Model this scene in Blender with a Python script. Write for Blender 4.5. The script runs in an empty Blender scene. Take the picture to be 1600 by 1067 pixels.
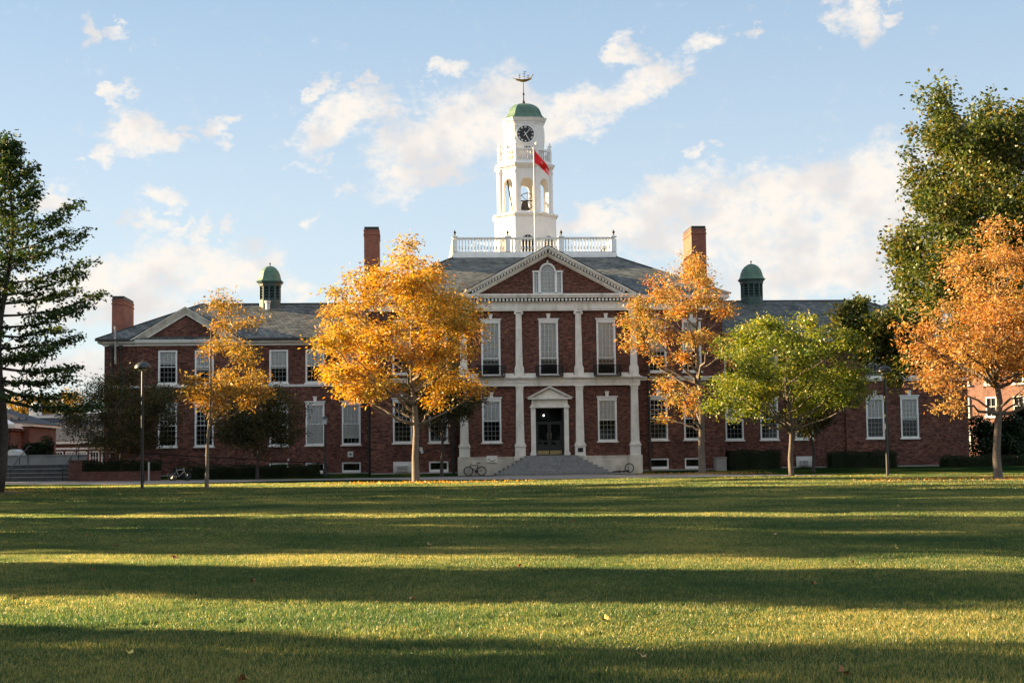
import bpy, math, random
import numpy as np
from mathutils import Vector, Matrix
R = math.radians
sc = bpy.context.scene
col = sc.collection

# ------------------------------------------------------------ camera
cam_d = bpy.data.cameras.new("camera"); cam = bpy.data.objects.new("camera", cam_d); col.objects.link(cam)
sc.camera = cam
cam_d.sensor_width = 36.0; cam_d.lens = 36.0 * 2369.8 / 1600.0
cam_d.clip_start = 0.5; cam_d.clip_end = 3000
YAW, TILT, ROLL = 0.0677, 0.0742, -0.0127
f = Vector((math.sin(YAW)*math.cos(TILT), math.cos(YAW)*math.cos(TILT), math.sin(TILT)))
r = Vector((math.cos(YAW), -math.sin(YAW), 0)); u = r.cross(f)
r2 = r*math.cos(ROLL)+u*math.sin(ROLL); u2 = -r*math.sin(ROLL)+u*math.cos(ROLL)
cam.matrix_world = Matrix(((r2.x, u2.x, -f.x, -10.913), (r2.y, u2.y, -f.y, -118.49), (r2.z, u2.z, -f.z, 1.6), (0, 0, 0, 1)))

# ------------------------------------------------------------ light
SUN_AZ, SUN_EL = 18.0, 14.5          # degrees behind the facade plane, elevation
SKY_STRENGTH, SUN_STRENGTH, EXPOSURE = 0.06, 5.0, 2.5
sv = Vector((-math.cos(R(SUN_AZ))*math.cos(R(SUN_EL)), math.sin(R(SUN_AZ))*math.cos(R(SUN_EL)), math.sin(R(SUN_EL))))
sun_d = bpy.data.lights.new("sun", 'SUN'); sun = bpy.data.objects.new("sun", sun_d); col.objects.link(sun)
sun_d.energy = SUN_STRENGTH; sun_d.angle = R(0.5); sun_d.color = (1.0, 0.72, 0.40)
sun.rotation_euler = sv.to_track_quat('Z', 'Y').to_euler()
sc.view_settings.view_transform = 'Standard'; sc.view_settings.look = 'None'
sc.view_settings.exposure = EXPOSURE; sc.view_settings.gamma = 1.0
sc.cycles.max_bounces = 6; sc.cycles.diffuse_bounces = 3; sc.cycles.transparent_max_bounces = 12
sc.cycles.use_denoising = True; sc.cycles.denoiser = 'OPENIMAGEDENOISE'; sc.cycles.denoising_input_passes = 'RGB_ALBEDO_NORMAL'; sc.cycles.denoising_prefilter = 'ACCURATE'; sc.cycles.sample_clamp_indirect = 1.5
sc.cycles.caustics_reflective = False; sc.cycles.caustics_refractive = False

def N(nt, typ, **kw):
    n = nt.nodes.new(typ)
    for k, v in kw.items():
        if k.startswith('i_'):
            n.inputs[int(k[2:])].default_value = v
        else:
            setattr(n, k, v)
    return n
def math_node(nt, op, a, b=None, c=None):
    n = nt.nodes.new('ShaderNodeMath'); n.operation = op
    for i, v in enumerate((a, b, c)):
        if v is None: continue
        if isinstance(v, (int, float)): n.inputs[i].default_value = v
        else: nt.links.new(v, n.inputs[i])
    return n.outputs[0]

world = bpy.data.worlds.new("World"); sc.world = world; world.use_nodes = True
wt = world.node_tree; wt.nodes.clear()
sky = N(wt, 'ShaderNodeTexSky', sky_type='NISHITA', sun_disc=False, sun_elevation=R(SUN_EL), sun_rotation=R(-(90-SUN_AZ)))
sky.air_density = 1.0; sky.dust_density = 0.6; sky.ozone_density = 1.6; sky.altitude = 20
# clouds: (azimuth deg from +Y, elevation deg, half width deg, half height deg, tilt deg, weight)
CL = []
def cloud(u_, v_, rx, ry, rot=0, w=1.0):
    d = f*2369.8 + r2*(u_-800) - u2*(v_-533.5)
    az = math.degrees(math.atan2(d.x, d.y)); el = math.degrees(math.atan2(d.z, math.hypot(d.x, d.y)))
    k = math.degrees(1/2369.8)
    CL.append((az, el, rx*k, ry*k, rot, w))
for c in ((525,195,70,30,-35),(570,170,45,28,-20),(512,137,28,13,-35),(650,215,70,45,-10),(720,200,110,60,-25),(690,265,100,26,-20),
          (775,150,60,40,-20),(800,205,80,50,-20),(900,178,90,30,-18),(985,140,75,24,-22),(1030,118,30,14,-10),(985,78,28,26,20),(1095,65,36,18,-15),(690,107,24,13,-30),
          (575,130,16,9,0),(1340,25,36,32,20),(1395,20,30,10,-10),(1180,45,20,8,-10),(1150,345,190,48,-10),(1330,290,140,55,-12),
          (1050,320,100,36,-20),(1000,350,110,35,-10),(920,335,50,22,-10),(1250,375,190,50,0),(1300,425,200,32,0),(1230,300,80,40,0),(1420,330,120,80,0),(1075,236,14,12,0,.7),(1110,225,10,7,0,.6),
          (215,205,38,34,15),(165,240,22,18,0),(190,150,18,12,0,.9),(347,200,26,15,-30),(290,208,18,8,-10,.7),(265,313,28,15,0),(320,372,22,22,0),
          (280,355,12,10,0,.8),(372,357,12,14,0,.8),(235,350,30,12,0,.75),(230,435,120,50,-10),(340,425,90,32,-5),(190,465,100,40,0),(60,470,120,45,0),
          (455,445,40,18,0,.8),(132,42,14,26,-25,.9),(172,48,18,8,10,.75),(70,315,36,18,-10),(465,267,22,8,0,.6),(510,262,15,8,0,.6),(110,250,14,6,0,.5),
          (60,575,160,30,0,.9),(470,345,14,10,0,.6),(540,300,14,8,0,.5),(1500,500,160,60,0),(1560,420,120,60,0)):
    cloud(*c)
tc = N(wt, 'ShaderNodeTexCoord'); sx = N(wt, 'ShaderNodeSeparateXYZ'); wt.links.new(tc.outputs['Generated'], sx.inputs[0])
azr = math_node(wt, 'ARCTAN2', sx.outputs[0], sx.outputs[1])
hor = math_node(wt, 'SQRT', math_node(wt, 'ADD', math_node(wt, 'MULTIPLY', sx.outputs[0], sx.outputs[0]), math_node(wt, 'MULTIPLY', sx.outputs[1], sx.outputs[1])))
elr = math_node(wt, 'ARCTAN2', sx.outputs[2], hor)
azd = math_node(wt, 'MULTIPLY', azr, 57.29578); eld = math_node(wt, 'MULTIPLY', elr, 57.29578)
cx = N(wt, 'ShaderNodeCombineXYZ'); wt.links.new(azd, cx.inputs[0]); wt.links.new(eld, cx.inputs[1])
def wnoise(scale, detail, rough, off, sy=1.25):
    m = N(wt, 'ShaderNodeMapping'); m.inputs['Location'].default_value = off; m.inputs['Scale'].default_value = (1, sy, 1)
    wt.links.new(cx.outputs[0], m.inputs[0])
    n = N(wt, 'ShaderNodeTexNoise'); n.inputs['Scale'].default_value = scale; n.inputs['Detail'].default_value = detail
    n.inputs['Roughness'].default_value = rough; wt.links.new(m.outputs[0], n.inputs['Vector']); return n.outputs[0]
n1 = wnoise(0.75, 9, 0.62, (3.1, 1.7, 0.0)); n2 = wnoise(0.42, 3, 0.5, (11.1, 4.7, 2.0)); n4 = wnoise(2.2, 6, 0.65, (1.1, 7.7, 5.0))
wa = wnoise(0.55, 7, 0.62, (7.3, 2.2, 8.0), 1.6); wb = wnoise(0.55, 7, 0.62, (1.9, 9.1, 3.0), 1.6)
azw = math_node(wt, 'ADD', azd, math_node(wt, 'MULTIPLY', math_node(wt, 'SUBTRACT', wa, 0.5), 4.2))
elw = math_node(wt, 'ADD', eld, math_node(wt, 'MULTIPLY', math_node(wt, 'SUBTRACT', wb, 0.5), 2.8))
acc = None
for (az, el, rx, ry, rot, *w) in CL:
    wgt = w[0]; ca, sa = math.cos(R(-rot)), math.sin(R(-rot))
    dx = math_node(wt, 'SUBTRACT', azw, az); dy = math_node(wt, 'SUBTRACT', elw, el)
    a = math_node(wt, 'MULTIPLY', math_node(wt, 'MULTIPLY_ADD', dx, ca, math_node(wt, 'MULTIPLY', dy, sa)), 1/(rx*1.25))
    b = math_node(wt, 'MULTIPLY', math_node(wt, 'MULTIPLY_ADD', dx, -sa, math_node(wt, 'MULTIPLY', dy, ca)), 1/(ry*1.25))
    d2 = math_node(wt, 'ADD', math_node(wt, 'MULTIPLY', a, a), math_node(wt, 'MULTIPLY', b, b))
    g = math_node(wt, 'MULTIPLY', math_node(wt, 'MAXIMUM', math_node(wt, 'SUBTRACT', 1.0, d2), -1.0), wgt)
    acc = g if acc is None else math_node(wt, 'SMOOTH_MAX', acc, g, 0.25)
base_c = math_node(wt, 'MULTIPLY_ADD', acc, 1.05, 0.30)
# noise breaks up the cloud outlines; unseen fill cloud is added further down
ns = math_node(wt, 'ADD', math_node(wt, 'MULTIPLY', math_node(wt, 'SUBTRACT', n1, 0.5), 2.4), math_node(wt, 'MULTIPLY', math_node(wt, 'SUBTRACT', n4, 0.5), 1.7))
dens = math_node(wt, 'ADD', base_c, ns)
mr = N(wt, 'ShaderNodeMapRange', interpolation_type='SMOOTHSTEP'); mr.inputs['From Min'].default_value = 0.0; mr.inputs['From Max'].default_value = 1.55
wt.links.new(dens, mr.inputs[0])
mask = math_node(wt, 'MULTIPLY', mr.outputs[0], 0.94)
# cloud shading: thick cores go warm-grey, thin rims cream
mr2 = N(wt, 'ShaderNodeMapRange', interpolation_type='SMOOTHSTEP'); mr2.inputs['From Min'].default_value = 0.42; mr2.inputs['From Max'].default_value = 0.64
wt.links.new(n2, mr2.inputs[0])
ccol = N(wt, 'ShaderNodeMixRGB'); wt.links.new(math_node(wt, 'MULTIPLY', mr2.outputs[0], 0.8), ccol.inputs[0])
ccol.inputs[1].default_value = (3.05, 2.82, 2.55, 1); ccol.inputs[2].default_value = (2.3, 2.2, 2.18, 1)
# sky tone: the sky texture eased towards a clear autumn-evening gradient by elevation
grd = N(wt, 'ShaderNodeValToRGB'); ge = grd.color_ramp.elements
for k in range(3): ge.new(.5)
for k, (p, c) in enumerate(((0.0, (2.2, 2.45, 2.6)), (.11, (1.72, 2.06, 2.4)), (.20, (1.12, 1.58, 2.12)), (.45, (.95, 1.45, 2.1)), (1.0, (.5, 1.0, 1.9)))):
    ge[k].position = p; ge[k].color = c+(1,)
wt.links.new(math_node(wt, 'MULTIPLY', math_node(wt, 'MAXIMUM', eld, 0.0), 1/90), grd.inputs[0])
skm = N(wt, 'ShaderNodeMixRGB'); skm.inputs[0].default_value = 0.86
wt.links.new(sky.outputs[0], skm.inputs[1]); wt.links.new(grd.outputs[0], skm.inputs[2])
# unseen bright cloud added outside the camera's view to lift the fill light
far = N(wt, 'ShaderNodeMapRange', interpolation_type='SMOOTHSTEP'); far.inputs['From Min'].default_value = 28; far.inputs['From Max'].default_value = 60
wt.links.new(math_node(wt, 'ABSOLUTE', azd), far.inputs[0])
n5 = wnoise(0.09, 8, 0.6, (5, 2, 9), 1.6); far2 = N(wt, 'ShaderNodeMapRange', interpolation_type='SMOOTHSTEP'); far2.inputs['From Min'].default_value = .40; far2.inputs['From Max'].default_value = .60
wt.links.new(n5, far2.inputs[0])
mask = math_node(wt, 'MAXIMUM', mask, math_node(wt, 'MULTIPLY', far.outputs[0], math_node(wt, 'MULTIPLY', far2.outputs[0], .9)))
fcol = N(wt, 'ShaderNodeMixRGB'); wt.links.new(far.outputs[0], fcol.inputs[0]); wt.links.new(ccol.outputs[0], fcol.inputs[1]); fcol.inputs[2].default_value = (3.7, 3.75, 3.8, 1)
mixc = N(wt, 'ShaderNodeMixRGB'); wt.links.new(mask, mixc.inputs[0]); wt.links.new(skm.outputs[0], mixc.inputs[1]); wt.links.new(fcol.outputs[0], mixc.inputs[2])
bg = N(wt, 'ShaderNodeBackground'); bg.inputs[1].default_value = SKY_STRENGTH; wt.links.new(mixc.outputs[0], bg.inputs[0])
wo = N(wt, 'ShaderNodeOutputWorld'); wt.links.new(bg.outputs[0], wo.inputs[0])
world.cycles.sampling_method = 'MANUAL'; world.cycles.sample_map_resolution = 512

# ------------------------------------------------------------ helpers
class MB:
    def __init__(s): s.v = []; s.f = []; s.m = []
    def face(s, pts, mi=0):
        i = len(s.v); s.v += [tuple(p) for p in pts]; s.f.append(tuple(range(i, i+len(pts)))); s.m.append(mi)
    def box(s, x0, x1, y0, y1, z0, z1, mi=0):
        i = len(s.v)
        s.v += [(x0,y0,z0),(x1,y0,z0),(x1,y1,z0),(x0,y1,z0),(x0,y0,z1),(x1,y0,z1),(x1,y1,z1),(x0,y1,z1)]
        for q in ((0,3,2,1),(4,5,6,7),(0,1,5,4),(1,2,6,5),(2,3,7,6),(3,0,4,7)):
            s.f.append(tuple(i+k for k in q)); s.m.append(mi)
        return s
    def prism(s, poly, y0, y1, mi=0):            # poly in xz, counter-clockwise seen from -y
        i = len(s.v); n = len(poly)
        s.v += [(x, y0, z) for x, z in poly] + [(x, y1, z) for x, z in poly]
        s.f.append(tuple(i+k for k in range(n))); s.m.append(mi)
        s.f.append(tuple(i+n+k for k in reversed(range(n)))); s.m.append(mi)
        for k in range(n):
            k2 = (k+1) % n; s.f.append((i+k, i+n+k, i+n+k2, i+k2)); s.m.append(mi)
        return s
    def rings(s, rings, cap=True, mi=0):         # list of equal-length closed rings of points, bottom to top
        i = len(s.v); n = len(rings[0])
        for rg in rings: s.v += [tuple(p) for p in rg]
        for a in range(len(rings)-1):
            for k in range(n):
                k2 = (k+1) % n
                s.f.append((i+a*n+k, i+a*n+k2, i+(a+1)*n+k2, i+(a+1)*n+k)); s.m.append(mi)
        if cap:
            s.f.append(tuple(i+k for k in reversed(range(n)))); s.m.append(mi)
            j = i+(len(rings)-1)*n; s.f.append(tuple(j+k for k in range(n))); s.m.append(mi)
        return s
    def lathe(s, cx, cy, prof, seg=16, mi=0):    # prof: (radius, z)
        return s.rings([[(cx+rr*math.cos(2*math.pi*k/seg), cy+rr*math.sin(2*math.pi*k/seg), z) for k in range(seg)] for rr, z in prof], mi=mi)
    def octa(s, cx, cy, prof, chamf=None, mi=0): # prof: (halfwidth, z); chamf: chamfer share of the half width
        return s.rings([oct_ring(cx, cy, h, z, chamf) for h, z in prof], mi=mi)
    def tube(s, pts, rad, seg=6, mi=0, cap=True):
        pts = [Vector(p) for p in pts]; n = len(pts)
        if not hasattr(rad, '__len__'): rad = [rad]*n
        rg = []
        prev = None
        for k in range(n):
            t = (pts[min(k+1, n-1)]-pts[max(k-1, 0)])
            if t.length < 1e-9: t = Vector((0, 0, 1))
            t.normalize()
            if prev is None:
                a = t.cross(Vector((0, 1, 0.1)));
                if a.length < 1e-3: a = t.cross(Vector((1, 0, 0)))
            else:
                a = prev - t*prev.dot(t)
                if a.length < 1e-4: a = t.cross(Vector((1, 0, 0)))
            a.normalize(); prev = a; b = t.cross(a)
            rg.append([pts[k]+(a*math.cos(2*math.pi*j/seg)+b*math.sin(2*math.pi*j/seg))*rad[k] for j in range(seg)])
        return s.rings(rg, cap=cap, mi=mi)
    def bar(s, p, q, w, h=None, mi=0):
        return s.tube([p, q], [w, w], 4, mi)
    def build(s, name, mats, parent=None, loc=None, smooth=False, **props):
        me = bpy.data.meshes.new(name); me.from_pydata(s.v, [], s.f)
        mats = mats if isinstance(mats, (list, tuple)) else [mats]
        for m in mats: me.materials.append(m)
        if len(mats) > 1: me.polygons.foreach_set('material_index', s.m)
        if smooth: me.polygons.foreach_set('use_smooth', [True]*len(me.polygons))
        me.update(); o = bpy.data.objects.new(name, me); col.objects.link(o)
        if parent: o.parent = parent
        if loc: o.location = loc
        for k, v in props.items(): o[k] = v
        return o
def oct_ring(cx, cy, h, z, chamf=None):
    c = h*(2-math.sqrt(2)) if chamf is None else h*chamf
    a = h-c
    return [(cx-a, cy-h, z), (cx+a, cy-h, z), (cx+h, cy-a, z), (cx+h, cy+a, z), (cx+a, cy+h, z), (cx-a, cy+h, z), (cx-h, cy+a, z), (cx-h, cy-a, z)]
def mesh_np(name, V, F, mats, parent=None, mi=None, loc=None, smooth=False, **props):   # F: (n,4) quads
    me = bpy.data.meshes.new(name)
    me.vertices.add(len(V)); me.vertices.foreach_set('co', V.astype(np.float32).ravel())
    k = F.shape[1]
    me.loops.add(F.size); me.loops.foreach_set('vertex_index', F.astype(np.int32).ravel())
    me.polygons.add(len(F)); me.polygons.foreach_set('loop_start', np.arange(0, F.size, k, dtype=np.int32))
    try: me.polygons.foreach_set('loop_total', np.full(len(F), k, dtype=np.int32))
    except Exception: pass
    for m in (mats if isinstance(mats, (list, tuple)) else [mats]): me.materials.append(m)
    if mi is not None: me.polygons.foreach_set('material_index', mi.astype(np.int32))
    me.update(calc_edges=True); me.validate()
    o = bpy.data.objects.new(name, me); col.objects.link(o)
    if parent: o.parent = parent
    if loc: o.location = loc
    for k_, v in props.items(): o[k_] = v
    return o
def empty(name, loc=(0, 0, 0), **props):
    o = bpy.data.objects.new(name, None); col.objects.link(o); o.location = loc; o.empty_display_size = 0.3
    for k, v in props.items(): o[k] = v
    return o
def children_of(o): return [c for c in bpy.data.objects if c.parent is o]
def copy_tree(o, parent=None, loc=None):
    kids = children_of(o)
    c = o.copy(); col.objects.link(c); c.parent = parent
    if loc is not None: c.location = loc
    for k in kids: copy_tree(k, c)
    return c

# ------------------------------------------------------------ materials
def mat(name):
    m = bpy.data.materials.new(name); m.use_nodes = True; nt = m.node_tree
    return m, nt, nt.nodes['Principled BSDF']
def plain(name, c, rough=0.6, var=0.12, scale=3.0, metal=0.0, bump=0.0, spec=0.4, stain=None, detail=6):
    m, nt, b = mat(name)
    b.inputs['Roughness'].default_value = rough; b.inputs['Metallic'].default_value = metal
    b.inputs['Specular IOR Level'].default_value = spec
    tc = N(nt, 'ShaderNodeTexCoord'); n = N(nt, 'ShaderNodeTexNoise'); n.inputs['Scale'].default_value = scale; n.inputs['Detail'].default_value = detail
    nt.links.new(tc.outputs['Object'], n.inputs['Vector'])
    cr = N(nt, 'ShaderNodeValToRGB'); cr.color_ramp.elements[0].position = 0.3; cr.color_ramp.elements[1].position = 0.72
    cr.color_ramp.elements[0].color = tuple(x*(1-var) for x in c)+(1,); cr.color_ramp.elements[1].color = tuple(min(1, x*(1+var)) for x in c)+(1,)
    nt.links.new(n.outputs[0], cr.inputs[0]); out = cr.outputs[0]
    if stain:
        mp = N(nt, 'ShaderNodeMapping'); mp.inputs['Scale'].default_value = (stain[1], stain[1], stain[1]*0.25); nt.links.new(tc.outputs['Object'], mp.inputs[0])
        n2 = N(nt, 'ShaderNodeTexNoise'); n2.inputs['Scale'].default_value = 1.0; n2.inputs['Detail'].default_value = 8; n2.inputs['Roughness'].default_value = .65
        nt.links.new(mp.outputs[0], n2.inputs['Vector'])
        r_ = N(nt, 'ShaderNodeMapRange'); r_.inputs['From Min'].default_value = .52; r_.inputs['From Max'].default_value = .72; r_.inputs['To Max'].default_value = stain[2]
        nt.links.new(n2.outputs[0], r_.inputs[0]); mx = N(nt, 'ShaderNodeMixRGB'); nt.links.new(r_.outputs[0], mx.inputs[0]); nt.links.new(out, mx.inputs[1]); mx.inputs[2].default_value = tuple(stain[0])+(1,)
        out = mx.outputs[0]
    nt.links.new(out, b.inputs['Base Color'])
    if bump:
        bp = N(nt, 'ShaderNodeBump'); bp.inputs['Strength'].default_value = bump; bp.inputs['Distance'].default_value = .05
        nt.links.new(n.outputs[0], bp.inputs['Height']); nt.links.new(bp.outputs[0], b.inputs['Normal'])
    return m
def brick(name, c1, c2, mortar, bw=0.235, bh=0.085, zmul=1.0, ms=0.012, var=0.5, rough=0.85, patch=None, mott=0):
    m, nt, b = mat(name); b.inputs['Roughness'].default_value = rough; b.inputs['Specular IOR Level'].default_value = .2
    tc = N(nt, 'ShaderNodeTexCoord'); sx = N(nt, 'ShaderNodeSeparateXYZ'); nt.links.new(tc.outputs['Object'], sx.inputs[0])
    a = math_node(nt, 'ADD', sx.outputs[0], sx.outputs[1]); z = math_node(nt, 'MULTIPLY', sx.outputs[2], zmul)
    cv = N(nt, 'ShaderNodeCombineXYZ'); nt.links.new(a, cv.inputs[0]); nt.links.new(z, cv.inputs[1])
    t = N(nt, 'ShaderNodeTexBrick'); nt.links.new(cv.outputs[0], t.inputs['Vector'])
    t.inputs['Color1'].default_value = c1+(1,); t.inputs['Color2'].default_value = c2+(1,); t.inputs['Mortar'].default_value = mortar+(1,)
    t.inputs['Scale'].default_value = 1; t.inputs['Brick Width'].default_value = bw; t.inputs['Row Height'].default_value = bh; t.inputs['Mortar Size'].default_value = ms
    t.inputs['Mortar Smooth'].default_value = .2
    n = N(nt, 'ShaderNodeTexNoise'); n.inputs['Scale'].default_value = .55; n.inputs['Detail'].default_value = 7; n.inputs['Roughness'].default_value = .6
    nt.links.new(tc.outputs['Object'], n.inputs['Vector'])
    r_ = N(nt, 'ShaderNodeMapRange'); r_.inputs['From Min'].default_value = .3; r_.inputs['From Max'].default_value = .7; r_.inputs['To Min'].default_value = 1-var*.5; r_.inputs['To Max'].default_value = 1+var*.5
    nt.links.new(n.outputs[0], r_.inputs[0])
    mx = N(nt, 'ShaderNodeMixRGB', blend_type='MULTIPLY'); mx.inputs[0].default_value = 1; nt.links.new(t.outputs[0], mx.inputs[1])
    cc = N(nt, 'ShaderNodeCombineXYZ')
    for k in range(3): nt.links.new(r_.outputs[0], cc.inputs[k])
    nt.links.new(cc.outputs[0], mx.inputs[2]); out = mx.outputs[0]
    if mott:                                     # darker and lighter burnt bricks in loose courses
        mp = N(nt, 'ShaderNodeMapping'); mp.inputs['Scale'].default_value = (2.6, 2.6, 6.5); nt.links.new(tc.outputs['Object'], mp.inputs[0])
        nm = N(nt, 'ShaderNodeTexNoise'); nm.inputs['Scale'].default_value = 1.0; nm.inputs['Detail'].default_value = 3; nm.inputs['Roughness'].default_value = .8; nt.links.new(mp.outputs[0], nm.inputs['Vector'])
        rm = N(nt, 'ShaderNodeMapRange'); rm.inputs['From Min'].default_value = .36; rm.inputs['From Max'].default_value = .64; rm.inputs['To Min'].default_value = 1-mott; rm.inputs['To Max'].default_value = 1+mott
        nt.links.new(nm.outputs[0], rm.inputs[0]); cm = N(nt, 'ShaderNodeCombineXYZ')
        for k in range(3): nt.links.new(rm.outputs[0], cm.inputs[k])
        mm = N(nt, 'ShaderNodeMixRGB', blend_type='MULTIPLY'); mm.inputs[0].default_value = 1; nt.links.new(out, mm.inputs[1]); nt.links.new(cm.outputs[0], mm.inputs[2]); out = mm.outputs[0]
    if patch:
        n3 = N(nt, 'ShaderNodeTexNoise'); n3.inputs['Scale'].default_value = patch[1]; n3.inputs['Detail'].default_value = 8; n3.inputs['Roughness'].default_value = .7
        mp = N(nt, 'ShaderNodeMapping'); mp.inputs['Scale'].default_value = (1, 1, 3); nt.links.new(tc.outputs['Object'], mp.inputs[0]); nt.links.new(mp.outputs[0], n3.inputs['Vector'])
        r3 = N(nt, 'ShaderNodeMapRange'); r3.inputs['From Min'].default_value = .5; r3.inputs['From Max'].default_value = .66; r3.inputs['To Max'].default_value = patch[2]
        nt.links.new(n3.outputs[0], r3.inputs[0]); m3 = N(nt, 'ShaderNodeMixRGB'); nt.links.new(r3.outputs[0], m3.inputs[0]); nt.links.new(out, m3.inputs[1]); m3.inputs[2].default_value = patch[0]+(1,); out = m3.outputs[0]
    nt.links.new(out, b.inputs['Base Color'])
    bp = N(nt, 'ShaderNodeBump'); bp.inputs['Strength'].default_value = .5; bp.inputs['Distance'].default_value = .01; bp.invert = True
    nt.links.new(t.outputs['Fac'], bp.inputs['Height']); nt.links.new(bp.outputs[0], b.inputs['Normal'])
    return m
def leafmat(name, cols, spread=(0.15, 0.9), trans=0.45, patch=0.35, pscale=0.35):
    m = bpy.data.materials.new(name); m.use_nodes = True; nt = m.node_tree; nt.nodes.clear()
    g = N(nt, 'ShaderNodeNewGeometry'); tc = N(nt, 'ShaderNodeTexCoord')
    n = N(nt, 'ShaderNodeTexNoise'); n.inputs['Scale'].default_value = pscale; n.inputs['Detail'].default_value = 4
    nt.links.new(tc.outputs['Object'], n.inputs['Vector'])
    r_ = N(nt, 'ShaderNodeMapRange'); r_.inputs['From Min'].default_value = .3; r_.inputs['From Max'].default_value = .7
    nt.links.new(n.outputs[0], r_.inputs[0])
    fac = math_node(nt, 'ADD', math_node(nt, 'MULTIPLY', g.outputs['Random Per Island'], 1-patch), math_node(nt, 'MULTIPLY', r_.outputs[0], patch))
    cr = N(nt, 'ShaderNodeValToRGB'); els = cr.color_ramp.elements
    while len(els) < len(cols): els.new(0.5)
    for i, c in enumerate(cols):
        els[i].position = spread[0]+(spread[1]-spread[0])*i/(len(cols)-1); els[i].color = c+(1,)
    nt.links.new(fac, cr.inputs[0])
    d = N(nt, 'ShaderNodeBsdfDiffuse'); t = N(nt, 'ShaderNodeBsdfTranslucent'); gl = N(nt, 'ShaderNodeBsdfGlossy'); gl.inputs['Roughness'].default_value = .42
    gl.inputs['Color'].default_value = (.6, .6, .55, 1)
    hs = N(nt, 'ShaderNodeHueSaturation'); hs.inputs['Saturation'].default_value = 1.15; hs.inputs['Value'].default_value = 1.25; nt.links.new(cr.outputs[0], hs.inputs['Color'])
    nt.links.new(cr.outputs[0], d.inputs[0]); nt.links.new(hs.outputs[0], t.inputs[0])
    a = N(nt, 'ShaderNodeMixShader'); a.inputs[0].default_value = trans; nt.links.new(d.outputs[0], a.inputs[1]); nt.links.new(t.outputs[0], a.inputs[2])
    b = N(nt, 'ShaderNodeMixShader'); b.inputs[0].default_value = .035; nt.links.new(a.outputs[0], b.inputs[1]); nt.links.new(gl.outputs[0], b.inputs[2])
    o = N(nt, 'ShaderNodeOutputMaterial'); nt.links.new(b.outputs[0], o.inputs[0])
    return m

M = {}
M['brick'] = brick('red_brick', (.150, .053, .036), (.076, .030, .023), (.17, .105, .08), bw=.30, bh=.10, ms=.012, mott=.62, patch=((.055, .035, .03), .45, .45))
M['brick_in'] = brick('brick_chimney', (.30, .085, .05), (.19, .05, .034), (.3, .19, .14))
M['brick_bg'] = brick('brick_far', (.15, .05, .035), (.10, .036, .028), (.17, .12, .10), mott=.3)
M['brick_lt'] = brick('brick_light', (.27, .11, .08), (.20, .085, .062), (.36, .26, .2), mott=.3)
M['slate'] = brick('slate', (.050, .058, .056), (.15, .155, .14), (.020, .024, .025), bw=.34, bh=.26, zmul=2.0, ms=.02, var=.7, rough=.7, patch=((.23, .225, .19), .9, .5), mott=.35)
M['slate_bg'] = brick('slate_far', (.045, .05, .058), (.065, .07, .08), (.03, .034, .04), bw=.5, bh=.3, zmul=2.0, ms=.02, var=.3)
M['white'] = plain('white_paint', (.80, .80, .77), .5, .05, 2.0, stain=((.42, .42, .38), 1.2, .35))
M['tower_white'] = plain('tower_paint', (.72, .70, .67), .5, .04, 1.5, stain=((.5, .47, .4), .8, .25))
M['sash'] = plain('sash_paint', (.72, .73, .72), .5, .04)
M['stone'] = plain('limestone', (.76, .735, .66), .8, .10, 2.5, bump=.1, stain=((.26, .23, .17), .9, .6))
M['granite'] = plain('granite_base', (.62, .58, .49), .85, .22, 1.2, bump=.2, stain=((.24, .21, .17), .7, .7))
M['step'] = plain('granite_steps', (.26, .265, .265), .85, .2, 4, stain=((.1, .1, .1), 1.2, .5))
M['step_dk'] = plain('terrace_steps', (.075, .078, .08), .9, .25, 3, stain=((.04, .04, .04), 1.0, .5))
M['concrete'] = plain('concrete', (.28, .275, .26), .9, .12, 1.5, bump=.1, stain=((.18, .17, .15), .8, .5))
M['path'] = plain('path_paving', (.20, .185, .17), .95, .14, .6, stain=((.12, .095, .075), .5, .5))
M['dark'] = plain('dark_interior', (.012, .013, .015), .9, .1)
M['doorpaint'] = plain('door_paint', (.014, .016, .016), .35, .1)
M['iron'] = plain('black_iron', (.012, .013, .014), .45, .1, metal=.3)
M['pipe'] = plain('downpipe', (.035, .03, .028), .6, .15)
M['polepaint'] = plain('lamp_pole_paint', (.018, .018, .018), .45, .1, spec=.6)
M['brass'] = plain('brass', (.30, .24, .12), .45, .2, metal=.7)
M['gold'] = plain('gilding', (.42, .27, .09), .35, .1, metal=.8)
M['copper'] = plain('green_copper', (.08, .155, .105), .6, .2, 1.6, stain=((.035, .08, .06), 1.0, .6))
M['copper_lt'] = plain('louver_green', (.05, .085, .075), .6, .12)
M['clockblack'] = plain('clock_black', (.012, .013, .015), .4, .1)
M['blind'] = plain('blind_fabric', (.84, .85, .82), .9, .08, 1.2)
M['curtain'] = plain('curtain_fabric', (.5, .5, .47), .9, .15, 6)
M['red'] = plain('flag_red', (.80, .012, .016), .8, .15, 2)
M['pink'] = plain('flag_pale', (.85, .25, .22), .8, .1)
M['bark'] = plain('bark', (.12, .10, .085), .95, .35, 9, bump=.6, detail=10)
M['bark_dk'] = plain('bark_dark', (.06, .05, .042), .95, .3, 7, bump=.6, detail=10)
M['bark_lt'] = plain('bark_light', (.16, .13, .105), .95, .3, 8, bump=.5, detail=10)
M['mulch'] = plain('mulch', (.10, .055, .035), .95, .45, 14, bump=.8)
M['steel'] = plain('steel', (.45, .46, .48), .35, .08, metal=.8)
M['rubber'] = plain('rubber', (.012, .012, .012), .8, .1)
M['acwhite'] = plain('appliance_white', (.6, .6, .57), .5, .05)
M['lampglass'] = plain('lamp_glass', (.55, .56, .54), .2, .05)
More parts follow.
